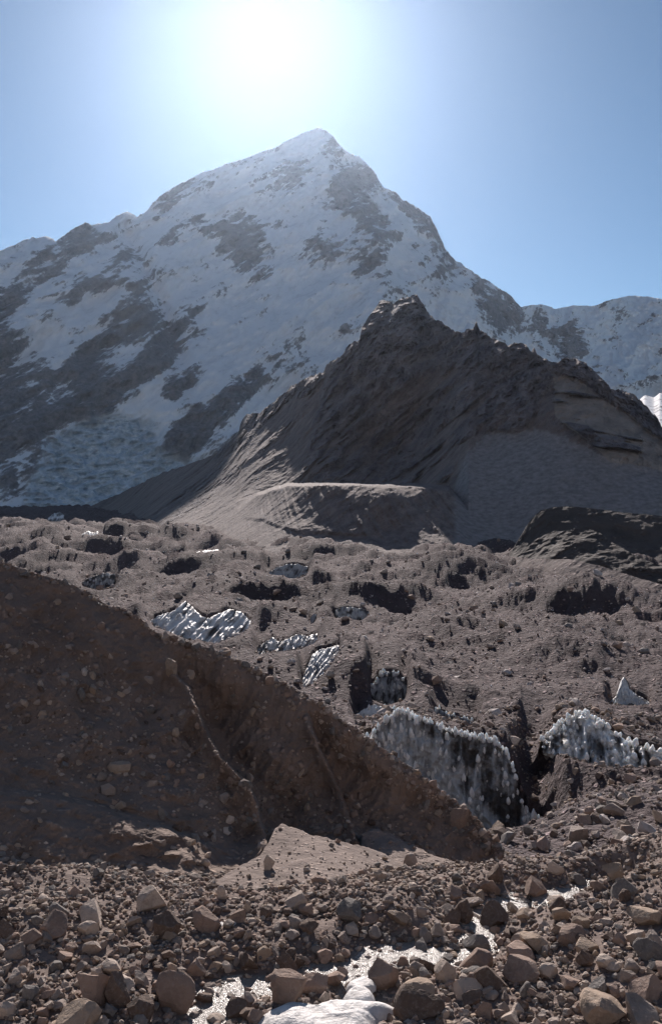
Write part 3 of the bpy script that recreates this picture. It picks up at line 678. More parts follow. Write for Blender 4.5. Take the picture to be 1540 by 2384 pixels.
# ------------------------------------------------------------------ near moraine bank on the left
RIB1 = poly([(1480,376),(1500,383),(1560,398),(1600,440),(1680,470),(1760,512),(1830,580),(1880,600),(1960,624),(2010,620),(2140,600)])
RIB2 = poly([(1560,640),(1620,700),(1740,742),(1840,790),(1930,820),(1970,832),(2080,850)])
RIB3 = poly([(1700,880),(1780,945),(1870,1065),(1930,1130),(1985,1180),(2080,1260)])
def bank_post(px, py, Y, t):
    for rib, A, dec, lead in ((RIB1, 3.8, 150, 26), (RIB2, 2.2, 90, 22), (RIB3, 1.2, 60, 20)):
        w = 9 * fbm(px * 0 + py, py, 0 * py, 45, 4, 0.6, off=dec)
        d = px - rib(py) - w
        Y = Y + A * np.where(d > 0, np.exp(-np.maximum(d, 0) / dec) * sstep(0, 5, d), 0) * sstep(0.99, 0.72, t) - 0.35 * A * np.exp(-(d / lead) ** 2) * sstep(1.0, 0.75, t)
    # a ledge and an undercut low on the left block
    led = poly([(-300,1850),(0,1835),(150,1850),(260,1880),(400,1930),(560,1990)])(px)
    Y = Y - 0.75 * sstep(-6, 14, py - led) * sstep(150, 30, py - led) * sstep(560, 420, px)
    return Y
ridge_sheet('moraine_bank', [(-330,1215),(-150,1262),(0,1303),(40,1320),(100,1340),(160,1357),(200,1375),(250,1408),(290,1420),(330,1440),(355,1465),(380,1482),(430,1495),(480,1505),(520,1520),(560,1540),
      (600,1560),(650,1585),(700,1610),(740,1635),(780,1665),(820,1695),(880,1740),(940,1775),(1000,1820),(1050,1860),(1100,1900),(1150,1950),(1180,1985),(1220,2012),(1270,2040),(1310,2057)],
    [(-330,2150),(0,2150),(300,2150),(500,2130),(640,2090),(860,2080),(1050,2080),(1310,2085)],
    [(-330,1240,47),(0,1303,45.5),(0,1500,41.5),(0,1800,36.0),(0,2000,31.6),(0,2145,28.6),(-330,2145,28.6),(-330,1700,38),(380,1482,44.5),(250,1800,37.6),(250,2000,32.6),(250,2140,28.9),(560,1540,45),(450,1700,41),
     (500,1900,37.0),(500,2010,34.4),(500,2120,29.8),(700,1610,45),(680,1800,41),(680,1960,38),(680,2090,32),(940,1775,44),(860,1900,41),(880,2000,38.2),(1050,1860,43.8),(1050,1985,41.2),(1050,2080,40.0),(1180,1985,41.5),(1200,2070,40.3),(1310,2057,39.2),(1310,2085,38.9)],
    M_BANK, 470, 300, (6, 26), ((0.85, 3.8, 4, True), (0.22, 0.9, 4, False), (0.07, 0.25, 3, False)), post=bank_post, back=((0.6, 0.15), (2.5, 1.2), (6, 4), (14, 12)), seed=12.0, stretch=1.8, lean=-0.3)
# sunlit scree fans in front of the bank
ridge_sheet('scree_fan', [(430,2122),(480,2080),(510,2045),(560,2012),(605,1990),(625,1962),(640,1928),(655,1918),(690,1928),(730,1944),(790,1957),(860,1972),(920,2000),(980,2038),(1020,2074)],
    [(430,2140),(640,2120),(760,2115),(900,2098),(1020,2092)],
    [(430,2122,29.0),(510,2045,31.2),(605,1990,33.4),(645,1918,36.2),(730,1944,35.8),(860,1972,36.2),(980,2038,35.0),(1020,2074,33.6),(430,2138,28.6),(640,2060,30.8),(640,2118,29.0),(760,2040,31.6),(760,2112,29.2),(900,2094,30.8),(1020,2090,32.6)],
    M_FAN, 200, 80, (7, 26), ((0.10, 1.4, 4, True), (0.05, 0.4, 3, False)), back=((0.4, 0.15), (1.5, 1.2), (4, 3.5)), seed=15.0)
ridge_sheet('scree_fan', [(838,1990),(842,1940),(860,1928),(885,1932),(905,1941),(960,1966),(1010,1992),(1090,2012),(1190,2046),(1240,2070)],
    [(838,2060),(1000,2085),(1190,2086),(1240,2088)],
    [(838,1990,38),(860,1928,40.0),(905,1941,39.8),(1010,1992,38.6),(1190,2046,37.2),(1240,2070,36.4),(838,2058,34.0),(1000,2080,34.0),(1190,2084,35.4)],
    M_FAN, 160, 60, (7, 24), ((0.30, 1.6, 4, True), (0.12, 0.4, 3, False)), back=((0.4, 0.2), (1.5, 1.2), (4, 3.5)), seed=18.0)

# ================================================================== THINGS
# ------------------------------------------------------------------ rock shapes
def icosphere(n):
    g = (1 + 5 ** 0.5) / 2
    V = [(-1,g,0),(1,g,0),(-1,-g,0),(1,-g,0),(0,-1,g),(0,1,g),(0,-1,-g),(0,1,-g),(g,0,-1),(g,0,1),(-g,0,-1),(-g,0,1)]
    Fc = [(0,11,5),(0,5,1),(0,1,7),(0,7,10),(0,10,11),(1,5,9),(5,11,4),(11,10,2),(10,7,6),(7,1,8),(3,9,4),(3,4,2),(3,2,6),(3,6,8),(3,8,9),(4,9,5),(2,4,11),(6,2,10),(8,6,7),(9,8,1)]
    V = [np.array(v, float) / np.linalg.norm(v) for v in V]
    for _ in range(n):
        c = {}; nf = []
        def mid(a, b):
            k = (min(a, b), max(a, b))
            if k not in c: m = V[a] + V[b]; V.append(m / np.linalg.norm(m)); c[k] = len(V) - 1
            return c[k]
        for a, b, d in Fc:
            x, y, z = mid(a, b), mid(b, d), mid(d, a); nf += [(a, x, z), (b, y, x), (d, z, y), (x, y, z)]
        Fc = nf
    return np.array(V), np.array(Fc, np.int32)
ICO = [icosphere(k) for k in range(4)]
def rock_shape(rng, sub, style='angular'):
    V, Fc = ICO[sub]; V = V.copy()
    nc, lo, hi = {'angular': (14, 0.34, 0.68), 'round': (15, 0.50, 0.80), 'slab': (9, 0.35, 0.75), 'wedge': (7, 0.35, 0.75)}[style]
    for k in range(nc):
        n = rng.normal(size=3); n /= np.linalg.norm(n); d = rng.uniform(lo, hi)
        p = V @ n; V = V - np.maximum(0, p - d)[:, None] * n
    s = rng.uniform(0, 50)
    nz = fbm(V[:, 0] + s, V[:, 1], V[:, 2], 0.9, 3, 0.5)
    V = V * (1 + (0.07 if sub > 1 else 0.14) * nz)[:, None]
    if sub > 1: V = V * (1 + 0.045 * fbm(V[:, 0] + s, V[:, 1], V[:, 2], 0.22, 3, 0.6))[:, None]
    V -= (V.max(0) + V.min(0)) / 2
    V /= (V.max(0) - V.min(0))                       # unit box, centred
    return V.astype(np.float32), Fc
TONE = {'brown': (0.35, 0.252, 0.202), 'dark': (0.165, 0.118, 0.094), 'pale': (0.52, 0.425, 0.355), 'grey': (0.365, 0.30, 0.258), 'tan': (0.42, 0.318, 0.24), 'slate': (0.23, 0.208, 0.192)}

def sheet_Y(key, px, py):
    P = SHEETS[key]; pxs = CX + F * P[0, :, 0] / P[0, :, 1]
    if px < pxs[0] or px > pxs[-1]: return None
    j = int(np.argmin(abs(pxs - px))); pys = HY - F * (P[:, j, 2] - H) / P[:, j, 1]
    if py > pys[0] or py < pys[-1]: return None
    return float(np.interp(-py, -pys, P[:, j, 1]))
YS = np.concatenate([np.arange(16, 60, 0.1), np.arange(60, 400, 0.5), np.arange(400, 2800, 4.0)])
def hit(px, py):
    """distance at which the line of sight through a measured point meets the ground, the bank or a fan"""
    z = H - YS * (py - HY) / F; g = ground_z(YS * (px - CX) / F, YS); k = np.nonzero(g >= z)[0]
    c = [YS[k[0]]] if len(k) else [2500.0]
    for key in ('moraine_bank12.0', 'scree_fan15.0', 'scree_fan18.0'):
        y = sheet_Y(key, px, py)
        if y: c.append(y)
    return min(c)

# ------------------------------------------------------------------ single boulders, measured one by one
BOULDERS = [  # centre x, foot y, width, height (measured), style, tone, label
 (402,2366,98,98,'wedge','brown','biggest brown boulder with a flat slanting top at the lower left edge of the stream'),
 (219,2358,68,94,'angular','brown','tall tilted block with a pale left face, left of the biggest boulder'),
 (272,2352,62,86,'angular','dark','dark wet block wedged behind the tall tilted block at lower left'),
 (672,2358,84,90,'round','brown','brown pyramid shaped boulder rising out of the white snow patch'),
 (730,2318,74,42,'round','brown','low wide boulder lying behind the pyramid shaped boulder in the snow'),
 (350,2128,70,58,'slab','pale','pale leaning slab in the shadow at the foot of the dark bank'),
 (382,2192,68,62,'angular','dark','dark angular boulder in the rubble below the pale leaning slab'),
 (71,2206,56,38,'angular','brown','brown wedge of rock at the far left on the shadow line'),
 (204,2190,46,42,'angular','pale','pale block on the shadow line left of the dark angular boulder'),
 (136,2140,52,32,'round','slate','bluish grey rounded boulder in the shade at far left'),
 (8,2192,44,48,'angular','dark','dark block cut by the left edge of the view'),
 (626,2028,27,37,'round','pale','pale egg shaped boulder at the foot of the nearest rib of the bank'),
 (515,2100,23,38,'slab','pale','narrow pale upright stone at the left foot of the scree fan'),
 (477,2018,22,19,'angular','pale','small pale block perched on the shaded bank foot'),
 (498,2236,33,31,'round','pale','pale rounded boulder beside the trickle in the middle of the left rubble'),
 (453,2276,44,37,'angular','brown','brown chunk lying between the dark angular boulder and the stream'),
 (326,2302,46,30,'slab','grey','flat grey slab just above the biggest boulder'),
 (640,2240,28,33,'angular','grey','upright grey block in the rubble left of centre'),
 (577,2270,50,46,'angular','dark','black lumpy boulder at the upper edge of the stream bend'),
 (668,2270,48,50,'angular','dark','dark heaped boulder right of the black lumpy one'),
 (714,2135,44,31,'angular','brown','brown block at the foot of the sunlit scree fan'),
 (690,2166,36,28,'round','grey','grey cobble below the brown block at the fan foot'),
 (14,2378,44,42,'round','pale','whitish boulder in the bottom left corner'),
 (474,2344,42,29,'round','dark','low dark rock standing in the water by the biggest boulder'),
 (552,2378,58,50,'angular','dark','dark rough boulder at the bottom between water and snow'),
 (330,2390,58,62,'angular','dark','dark block at the bottom edge below the biggest boulder'),
 (133,2342,32,35,'angular','grey','grey block left of the tall tilted block'),
 (98,2376,42,30,'angular','brown','pointed brown stone at the bottom left'),
 (30,2300,40,34,'angular','grey','grey angular stone near the left edge in the lower rubble'),
 (890,2316,74,70,'round','brown','brown rounded boulder with a dark foot standing in the stream'),
 (975,2378,118,74,'wedge','dark','widest dark domed boulder at the bottom centre'),
 (930,2376,32,62,'wedge','brown','pointed shard leaning on the widest dark boulder'),
 (1037,2294,53,50,'round','pale','pale ball shaped boulder right of the stream'),
 (1148,2318,74,60,'wedge','dark','dark wedge boulder with a straight top right of the stream'),
 (1246,2100,62,54,'angular','brown','big square brown boulder at the head of the stream'),
 (1140,2090,54,41,'angular','brown','brown boulder left of the big square one by the stream'),
 (1080,2162,48,64,'angular','dark','tall dark boulder with a pale flat top on the left stream edge'),
 (1156,2164,68,52,'wedge','dark','dark triangular boulder in the middle of the upper stream'),
 (981,2140,26,29,'round','grey','small round grey boulder left of the upper stream'),
 (1020,2186,38,33,'round','grey','grey rounded boulder, rightmost of three by the stream bend'),
 (991,2198,31,33,'round','grey','grey rounded boulder, middle one of three by the stream bend'),
 (968,2192,22,28,'round','brown','slim brown boulder, leftmost of three by the stream bend'),
 (995,2270,44,37,'angular','dark','dark block in the water above the pale ball shaped boulder'),
 (1112,2266,78,45,'slab','brown','broad brown flat boulder on the right bank of the stream'),
 (1292,2042,40,37,'round','pale','pale round boulder beyond the end of the dark bank'),
 (1345,1966,50,38,'slab','grey','long slanting grey boulder on the far rubble slope at right'),
 (1253,1980,31,21,'angular','grey','small grey boulder below the ice cliff at its right end'),
 (1430,2056,48,45,'angular','tan','orange tan block on the far right bank of the stream'),
 (1352,2070,48,29,'round','slate','low dark grey boulder beside the orange tan block'),
 (1308,2150,46,37,'angular','tan','tan block with a slanting face right of the stream head'),
 (1306,2182,46,27,'slab','grey','grey flat stone below the tan slanting block'),
 (1267,2168,27,21,'round','grey','small grey cobble left of the tan slanting block'),
 (1362,2256,42,35,'angular','dark','dark brown cube shaped rock on the right rubble slope'),
 (1412,2262,54,35,'slab','pale','pale elongated boulder leaning right of the dark cube shaped rock'),
 (1484,2206,48,39,'angular','pale','pale pointed boulder near the right edge'),
 (1524,2214,40,40,'round','grey','grey brown boulder cut by the right edge'),
 (1446,2206,30,28,'angular','brown','brown block left of the pale pointed boulder'),
 (1506,2162,80,42,'slab','tan','large pale tan slab lying on the right slope'),
 (1367,2226,62,29,'slab','tan','flat tan ledge stone above the dark cube shaped rock'),
 (1395,2338,56,58,'angular','slate','mottled dark grey boulder low on the right'),
 (1280,2286,44,41,'slab','pale','pale slab standing right of the dark wedge boulder'),
 (1222,2323,36,31,'round','slate','round blue grey cobble right of the dark wedge boulder'),
 (1092,2332,74,41,'slab','pale','pale flat boulder right of the widest dark boulder'),
 (1128,2374,46,39,'angular','brown','brown cube at the bottom right of centre'),
 (1104,2350,48,36,'angular','dark','dark brown chunk behind the brown cube at the bottom'),
 (1173,2362,31,25,'round','grey','small round stone right of the brown cube at the bottom'),
 (1217,2362,31,29,'angular','dark','small dark pointed stone at the bottom right of centre'),
 (1410,2392,106,64,'slab','tan','large tan grey slab at the bottom right edge'),
 (1505,2400,84,58,'angular','grey','large pitted grey boulder in the bottom right corner'),
 (822,2368,48,31,'slab','grey','grey rock lying on the white snow patch'),
 (778,2306,58,35,'angular','brown','brown block at the upper edge of the white snow patch'),
 (1428,1906,52,35,'round','grey','large grey boulder high on the far rubble slope at right'),
 (954,2020,35,31,'round','grey','grey boulder with a lit top at the foot of the dark bank'),
 (1466,2022,30,21,'round','grey','small grey boulder on the far slope right of the orange tan block'),
 (1153,2062,36,47,'wedge','dark','dark leaning stone in the notch at the end of the bank'),
 (1330,2310,40,30,'angular','brown','brown stone between the blue grey cobble and the mottled boulder'),
 (1460,2290,44,30,'angular','grey','grey stone below the pale elongated boulder'),
 (860,2160,40,30,'angular','brown','brown stone in the rubble left of the upper stream'),
 (800,2200,34,28,'angular','grey','grey stone beside the stream left of the bend'),
 (560,2190,36,28,'angular','brown','brown stone in the middle of the left rubble field'),
 (150,2250,38,30,'angular','brown','brown stone in the lit rubble at left'),
 (30,2240,44,36,'angular','grey','grey lit boulder by the left edge below the shadow line'),
 # set in the bank
 (397,1580,32,46,'angular','tan','tan boulder stuck high on the nearest rib of the dark bank'),
 (275,1800,58,22,'slab','tan','long flat slab jutting from the dark bank'),
 (233,1819,28,21,'round','grey','grey cobble left below the jutting flat slab'),
 (252,1851,36,26,'angular','grey','angular block below the jutting flat slab'),
 (186,1630,24,29,'round','slate','bluish stone in the middle of the dark bank'),
 (346,1593,22,21,'wedge','grey','pointed stone left of the tan boulder on the rib'),
 (43,1516,16,27,'slab','slate','upright narrow stone at the far left of the dark bank'),
 (81,1511,20,19,'angular','grey','stone right of the upright narrow one in the bank'),
 (163,1489,20,15,'angular','brown','flat brown stone in the upper part of the bank'),
 (255,1536,14,17,'round','pale','small pale stone in the upper part of the bank'),
 (234,1466,20,19,'round','brown','brown stone just below the crest of the bank'),
 (626,1600,24,27,'angular','brown','brown boulder below the crest in the recess of the bank'),
 (545,1631,22,23,'round','slate','bluish round stone in the recess of the bank'),
 (588,1668,20,21,'round','tan','tan stone in the recess of the bank'),
 (397,1789,20,21,'angular','brown','brown stone low on the nearest block of the bank'),
 (521,1873,26,27,'round','grey','grey stone near the foot of the nearest rib'),
 (377,1909,24,29,'slab','slate','slanting stone above the undercut of the bank'),
 (280,1886,26,19,'round','tan','tan stone on the ledge low on the bank'),
 (443,1581,20,21,'angular','pale','pale stone on the lit edge of the nearest rib'),
 (580,1822,20,23,'angular','pale','pale stone halfway down the lit edge of the rib'),
 (1070,1936,44,56,'round','brown','big smooth brown boulder set in the last rib of the bank'),
 (790,1735,18,22,'angular','grey','grey stone in the shaded wall between the ribs'),
]
def place_boulder(i, b, name='boulder'):
    cx, by, w, h, style, tone, label = b
    rng = np.random.default_rng(1000 + i)
    Y = hit(cx, by - 0.10 * h); s = Y / F
    W, Hh = w * s, h * s * 1.16; D = W * rng.uniform(0.75, 1.0)
    V, Fc = rock_shape(rng, 3 if w > 44 else 2, style)
    tilt = rng.uniform(-0.4, 0.4); c, q = math.cos(tilt), math.sin(tilt)
    V = V * np.array([W, D, Hh]); V = np.stack([V[:, 0] * c - V[:, 2] * q, V[:, 1], V[:, 0] * q + V[:, 2] * c], 1)
    me = np_mesh('boulder', V, Fc, smooth=False)
    o = link_mesh(name, me, M_ROCK)
    z0 = H - Y * (by - HY) / F
    o.location = (Y * (cx - CX) / F, Y + 0.35 * D, z0 + 0.5 * Hh - 0.14 * Hh)
    t = np.array(TONE[tone]) * rng.uniform(0.88, 1.12); o.color = (*t, 1)
    tag(o, label, 'boulder', 'boulders set in the moraine bank' if by < 1960 and cx < 1100 else 'boulders along the stream')
    return o.location.x, o.location.y, W / 2
HEROES = np.array([place_boulder(i, b) for i, b in enumerate(BOULDERS)])

# ------------------------------------------------------------------ smaller stones one by one (the largest 190), sharing a few shapes
STONE_MESHES = []
for k in range(14):
    V, Fc = rock_shape(np.random.default_rng(50 + k), 2, ['angular', 'angular', 'slab', 'round', 'wedge'][k % 5])
    me = np_mesh('stone', V, Fc, smooth=False); me.materials.append(M_ROCK); STONE_MESHES.append(me)
def tone_pick(rng, n):
    keys = ['brown', 'brown', 'grey', 'grey', 'dark', 'pale', 'tan', 'slate']
    T = np.array([TONE[k] for k in keys]); return T[rng.integers(0, len(keys), n)] * rng.uniform(0.75, 1.2, (n, 1))
def stream_d(X, Y): return np.minimum(path_dist(X, Y, PATH1, 2), path_dist(X, Y, PATH2, 2))
CUTS = [' with ', ' lying', ' in ', ' at ', ' left', ' right', ' beside', ' standing', ' cut ', ' on ', ' below', ' rising', ' wedged', ' behind', ' beyond', ' leaning', ' between', ' perched', ' just', ',', ' above', ' high', ' stuck', ' by ']
def short(label):
    for c in CUTS:
        k = label.find(c)
        if k > 8: label = label[:k]
    return label
SHORT = [short(b[6]) for b in BOULDERS]; LABELS = set(b[6] for b in BOULDERS)
WORD = {'brown': 'brown', 'grey': 'grey', 'dark': 'dark', 'pale': 'pale', 'tan': 'tan', 'slate': 'slate grey'}
FORM = ['angular', 'blocky', 'flat', 'rounded', 'pointed']
def stone_label(tone, k, r, X, Y):
    size = 'small' if r < 0.15 else ('medium' if r < 0.22 else 'sizeable')
    for h in np.argsort(np.hypot(HEROES[:, 0] - X, HEROES[:, 1] - Y))[:8]:
        if SHORT.count(SHORT[h]) > 1: continue
        dx, dy = X - HEROES[h, 0], Y - HEROES[h, 1]
        rel = ('just right of' if dx > 0 else 'just left of') if abs(dx) > abs(dy) else ('behind' if dy > 0 else 'in front of')
        lab = f'{size} {WORD[tone]} {FORM[k % 5]} stone {rel} the {SHORT[h]}'
        if lab not in LABELS and len(lab.split()) <= 16: LABELS.add(lab); return lab
    return f'{size} {WORD[tone]} {FORM[k % 5]} stone among the rubble of the stream flat'
def single_stones():
    rng = np.random.default_rng(21); done = 0; taken = []
    while done < 190:
        px = rng.uniform(-20, 1560); py = rng.uniform(2085, 2400)
        if px < 480 and py < 2140: continue
        if 450 < px < 960 and py < 2110: continue
        Y = hit(px, py); X = Y * (px - CX) / F
        r = float(np.clip(0.10 * rng.pareto(1.8) + 0.115, 0.115, 0.40))
        if stream_d(np.array([X]), np.array([Y]))[0] < 0.45 and rng.random() < 0.75: continue
        if (np.hypot(HEROES[:, 0] - X, HEROES[:, 1] - Y) < HEROES[:, 2] + 0.6 * r).any(): continue
        if any((a - X) ** 2 + (b - Y) ** 2 < (0.8 * (c + r)) ** 2 for a, b, c in taken): continue
        taken.append((X, Y, r)); k_shape = int(rng.integers(0, 14)); o = bpy.data.objects.new('stone', STONE_MESHES[k_shape]); COL.objects.link(o)
        sx, sy, sz = 2 * r * rng.uniform(0.85, 1.2), 2 * r * rng.uniform(0.8, 1.1), 2 * r * rng.uniform(0.6, 0.95)
        o.scale = (sx, sy, sz); o.rotation_euler = (rng.uniform(-.3, .3), rng.uniform(-.3, .3), rng.uniform(0, 6.28))
        o.location = (X, Y, ground_z(X, Y)[0] + 0.26 * sz); rng_tone = ['brown', 'brown', 'grey', 'grey', 'dark', 'pale', 'tan', 'slate'][rng.integers(0, 8)]; o.color = (*(np.array(TONE[rng_tone]) * rng.uniform(0.85, 1.12)), 1)
        lab, g = stone_label(rng_tone, k_shape, r, X, Y), 'middling stones around the stream'
        tag(o, lab, 'stone', g); done += 1
    return np.array(taken)
STONES = single_stones()

# ------------------------------------------------------------------ loose rubble that nobody could count
def rubble(name, P, R, rng, sub, mat=M_STONES, flat=0.75, tones=None, sink=0.2, label=None):
    """one mesh of many stones: P (n,3) feet, R (n,) radii"""
    n = len(P); nv = 10; shapes = [rock_shape(rng, sub, s) for s in ['angular', 'slab', 'angular', 'round', 'wedge', 'angular', 'slab', 'angular', 'angular', 'round']]
    Vs, Fs, Cs = [], [], []; off = 0
    which = rng.integers(0, nv, n); col = tone_pick(rng, n) if tones is None else tones
    for k in range(nv):
        m = np.nonzero(which == k)[0]
        if not len(m): continue
        V, Fc = shapes[k]; a = rng.uniform(0, 6.28, len(m)); b = rng.uniform(-0.5, 0.5, len(m))
        S = R[m][:, None] * 2 * np.stack([rng.uniform(0.8, 1.3, len(m)), rng.uniform(0.75, 1.2, len(m)), rng.uniform(0.75, 1.2, len(m)) * flat], 1)
        Q = V[None] * S[:, None, :]
        x = Q[..., 0] * np.cos(b)[:, None] - Q[..., 2] * np.sin(b)[:, None]; z = Q[..., 0] * np.sin(b)[:, None] + Q[..., 2] * np.cos(b)[:, None]; y = Q[..., 1]
        X = x * np.cos(a)[:, None] - y * np.sin(a)[:, None]; Yq = x * np.sin(a)[:, None] + y * np.cos(a)[:, None]
        Q = np.stack([X, Yq, z + S[:, 2:3] * (0.5 - sink)], -1) + P[m][:, None, :]
        Vs.append(Q.reshape(-1, 3)); Fs.append((Fc[None] + (np.arange(len(m)) * len(V))[:, None, None] + off).reshape(-1, 3)); off += len(m) * len(V)
        Cs.append(np.repeat(np.concatenate([col[m], np.ones((len(m), 1))], 1), len(V), 0))
    me = np_mesh(name, np.concatenate(Vs), np.concatenate(Fs), {'col': np.concatenate(Cs)}, smooth=False)
    return tag(link_mesh(name, me, mat), label, 'rubble', kind='stuff')
def near_points(rng, n, y0=20.5, y1=46, left=-60, right=1600):
    Y = np.sqrt(rng.uniform(y0 ** 2, y1 ** 2, n)); px = rng.uniform(left, right, n); return Y * (px - CX) / F, Y, px
def scatter_near():
    rng = np.random.default_rng(33)
    # fist to head sized
    X, Y, px = near_points(rng, 5200, 20.5, 44)
    py = HY + F * (H - ground_z(X, Y)) / Y
    clump = fbm(X, Y, 0 * X, 1.7, 3, off=61)
    keep = (rng.random(len(X)) < np.where(px > 1150, 0.45, 0.72) + 0.6 * clump) & (stream_d(X, Y) > 0.28 * rng.uniform(0.0, 1.6, len(X)))
    keep &= ~((px < 1240) & (Y > 36)) 
    for hx, hy, hr in np.concatenate([HEROES, STONES]): keep &= np.hypot(X - hx, Y - hy) > hr * 0.75
    X, Y = X[keep], Y[keep]; R = np.clip(0.045 * (1 + rng.pareto(2.1, len(X))), 0.045, 0.18)
    rubble('rubble', np.stack([X, Y, ground_z(X, Y)], 1), R, rng, 1, label='loose fist to head sized stones strewn over the stream flat')
    X, Y, px = near_points(rng, 9500, 20.5, 38, -60, 1600)
    keep = (rng.random(len(X)) < 0.62 + 0.8 * fbm(X, Y, 0 * X, 1.5, 3, off=77)) & (stream_d(X, Y) > 0.3 * rng.uniform(0.2, 1.5, len(X))) & ~((px < 1240) & (Y > 36))
    X, Y = X[keep], Y[keep]; R = rng.uniform(0.05, 0.115, len(X))
    rubble('cobbles', np.stack([X, Y, ground_z(X, Y)], 1), R, rng, 0, sink=0.3, label='angular cobbles filling the gaps of the stream flat')
    # grit
    X, Y, px = near_points(rng, 14500, 20.5, 40)
    keep = (rng.random(len(X)) < 0.75 + 0.6 * fbm(X, Y, 0 * X, 2.3, 3, off=71)) & (stream_d(X, Y) > 0.3 * rng.uniform(0.3, 1.3, len(X))) & ~((px < 1240) & (Y > 36))
    X, Y = X[keep], Y[keep]; R = rng.uniform(0.022, 0.06, len(X))
    rubble('gravel', np.stack([X, Y, ground_z(X, Y)], 1), R, rng, 0, label='coarse gravel between the boulders of the stream flat')
scatter_near()
def sheet_points(key, rng, n, bias=None):
    P = SHEETS[key]; M, N = P.shape[:2]; i = rng.integers(3, M - 2, n); j = rng.integers(2, N - 2, n)
    if bias is not None:
        k = bias(i / M, j / N, rng); i, j = i[k], j[k]
    return P[i, j] + 0.0
def scatter_slopes():
    rng = np.random.default_rng(44)
    p = sheet_points('moraine_bank12.0', rng, 7500, lambda a, b, r: r.random(len(a)) < 0.55 + 0.45 * np.sin(9 * a + 7 * b))
    PB = SHEETS['moraine_bank12.0']; jj = rng.integers(20, PB.shape[1] - 40, 420); p = np.concatenate([p, PB[-1 - rng.integers(0, 5, 420), jj]])
    R = np.clip(0.035 * (1 + rng.pareto(1.9, len(p))), 0.03, 0.19); R[-420:] = np.clip(R[-420:] * 1.5, 0.05, 0.22); p[:, 1] += 0.2 * R
    rubble('bank_stones', p, R, rng, 0, flat=0.95, sink=0.5, tones=tone_pick(rng, len(p)), label='small stones stuck in the face of the dark moraine bank')
    for key, n in (('scree_fan15.0', 1500), ('scree_fan18.0', 900)):
        p = sheet_points(key, rng, n, lambda a, b, r: r.random(len(a)) < 0.25 + 0.9 * (1 - a) ** 2)
        R = np.clip(0.02 * (1 + rng.pareto(2.0, len(p))), 0.02, 0.11)
        rubble('scree_stones', p, R, rng, 0, sink=0.25, label='small stones on the nearer sunlit scree fan' if n == 1500 else 'small stones on the farther sunlit scree fan')
    # glacier: stones from half a metre to a few metres
    px = rng.uniform(-150, 1690, 40000); Y = 48 * (1500 / 48) ** (rng.random(40000) ** 0.85); X = Y * (px - CX) / F
    cl = fbm(X / Y * 60, np.log(Y) * 22, 0 * X, 3.0, 3, off=81)
    k = rng.random(len(X)) < 0.42 + 0.75 * cl; X, Y = X[k][:11500], Y[k][:11500]
    R = np.clip(0.085 * (1 + rng.pareto(2.3, len(X))), 0.085, 0.6) * np.interp(Y, [48, 120, 400, 1500], [0.8, 1.3, 2.6, 5.0])
    t = tone_pick(rng, len(X)) * 1.1; br = rng.random(len(X)) < 0.3; t[br] = np.array([0.58, 0.51, 0.47])  # some pale stones brightened further to stand for sunlit tops
    pn = rng.uniform(820, 1640, 9000); Yn_ = np.sqrt(rng.uniform(42 ** 2, 135 ** 2, 9000)); Xn_ = Yn_ * (pn - CX) / F
    kn = rng.random(9000) < 0.6 + 0.6 * fbm(Xn_, Yn_, 0 * Xn_, 6.0, 3, off=83); Xn_, Yn_ = Xn_[kn], Yn_[kn]
    rubble('slope_rubble', np.stack([Xn_, Yn_, ground_z(Xn_, Yn_)], 1), np.clip(0.07 * (1 + rng.pareto(2.0, len(Xn_))), 0.07, 0.5), rng, 0, label='coarse rubble on the slopes just beyond the stream')
    rubble('glacier_stones', np.stack([X, Y, ground_z(X, Y)], 1), R, rng, 0, tones=t, label='stones and blocks littering the debris covered glacier')
scatter_slopes()

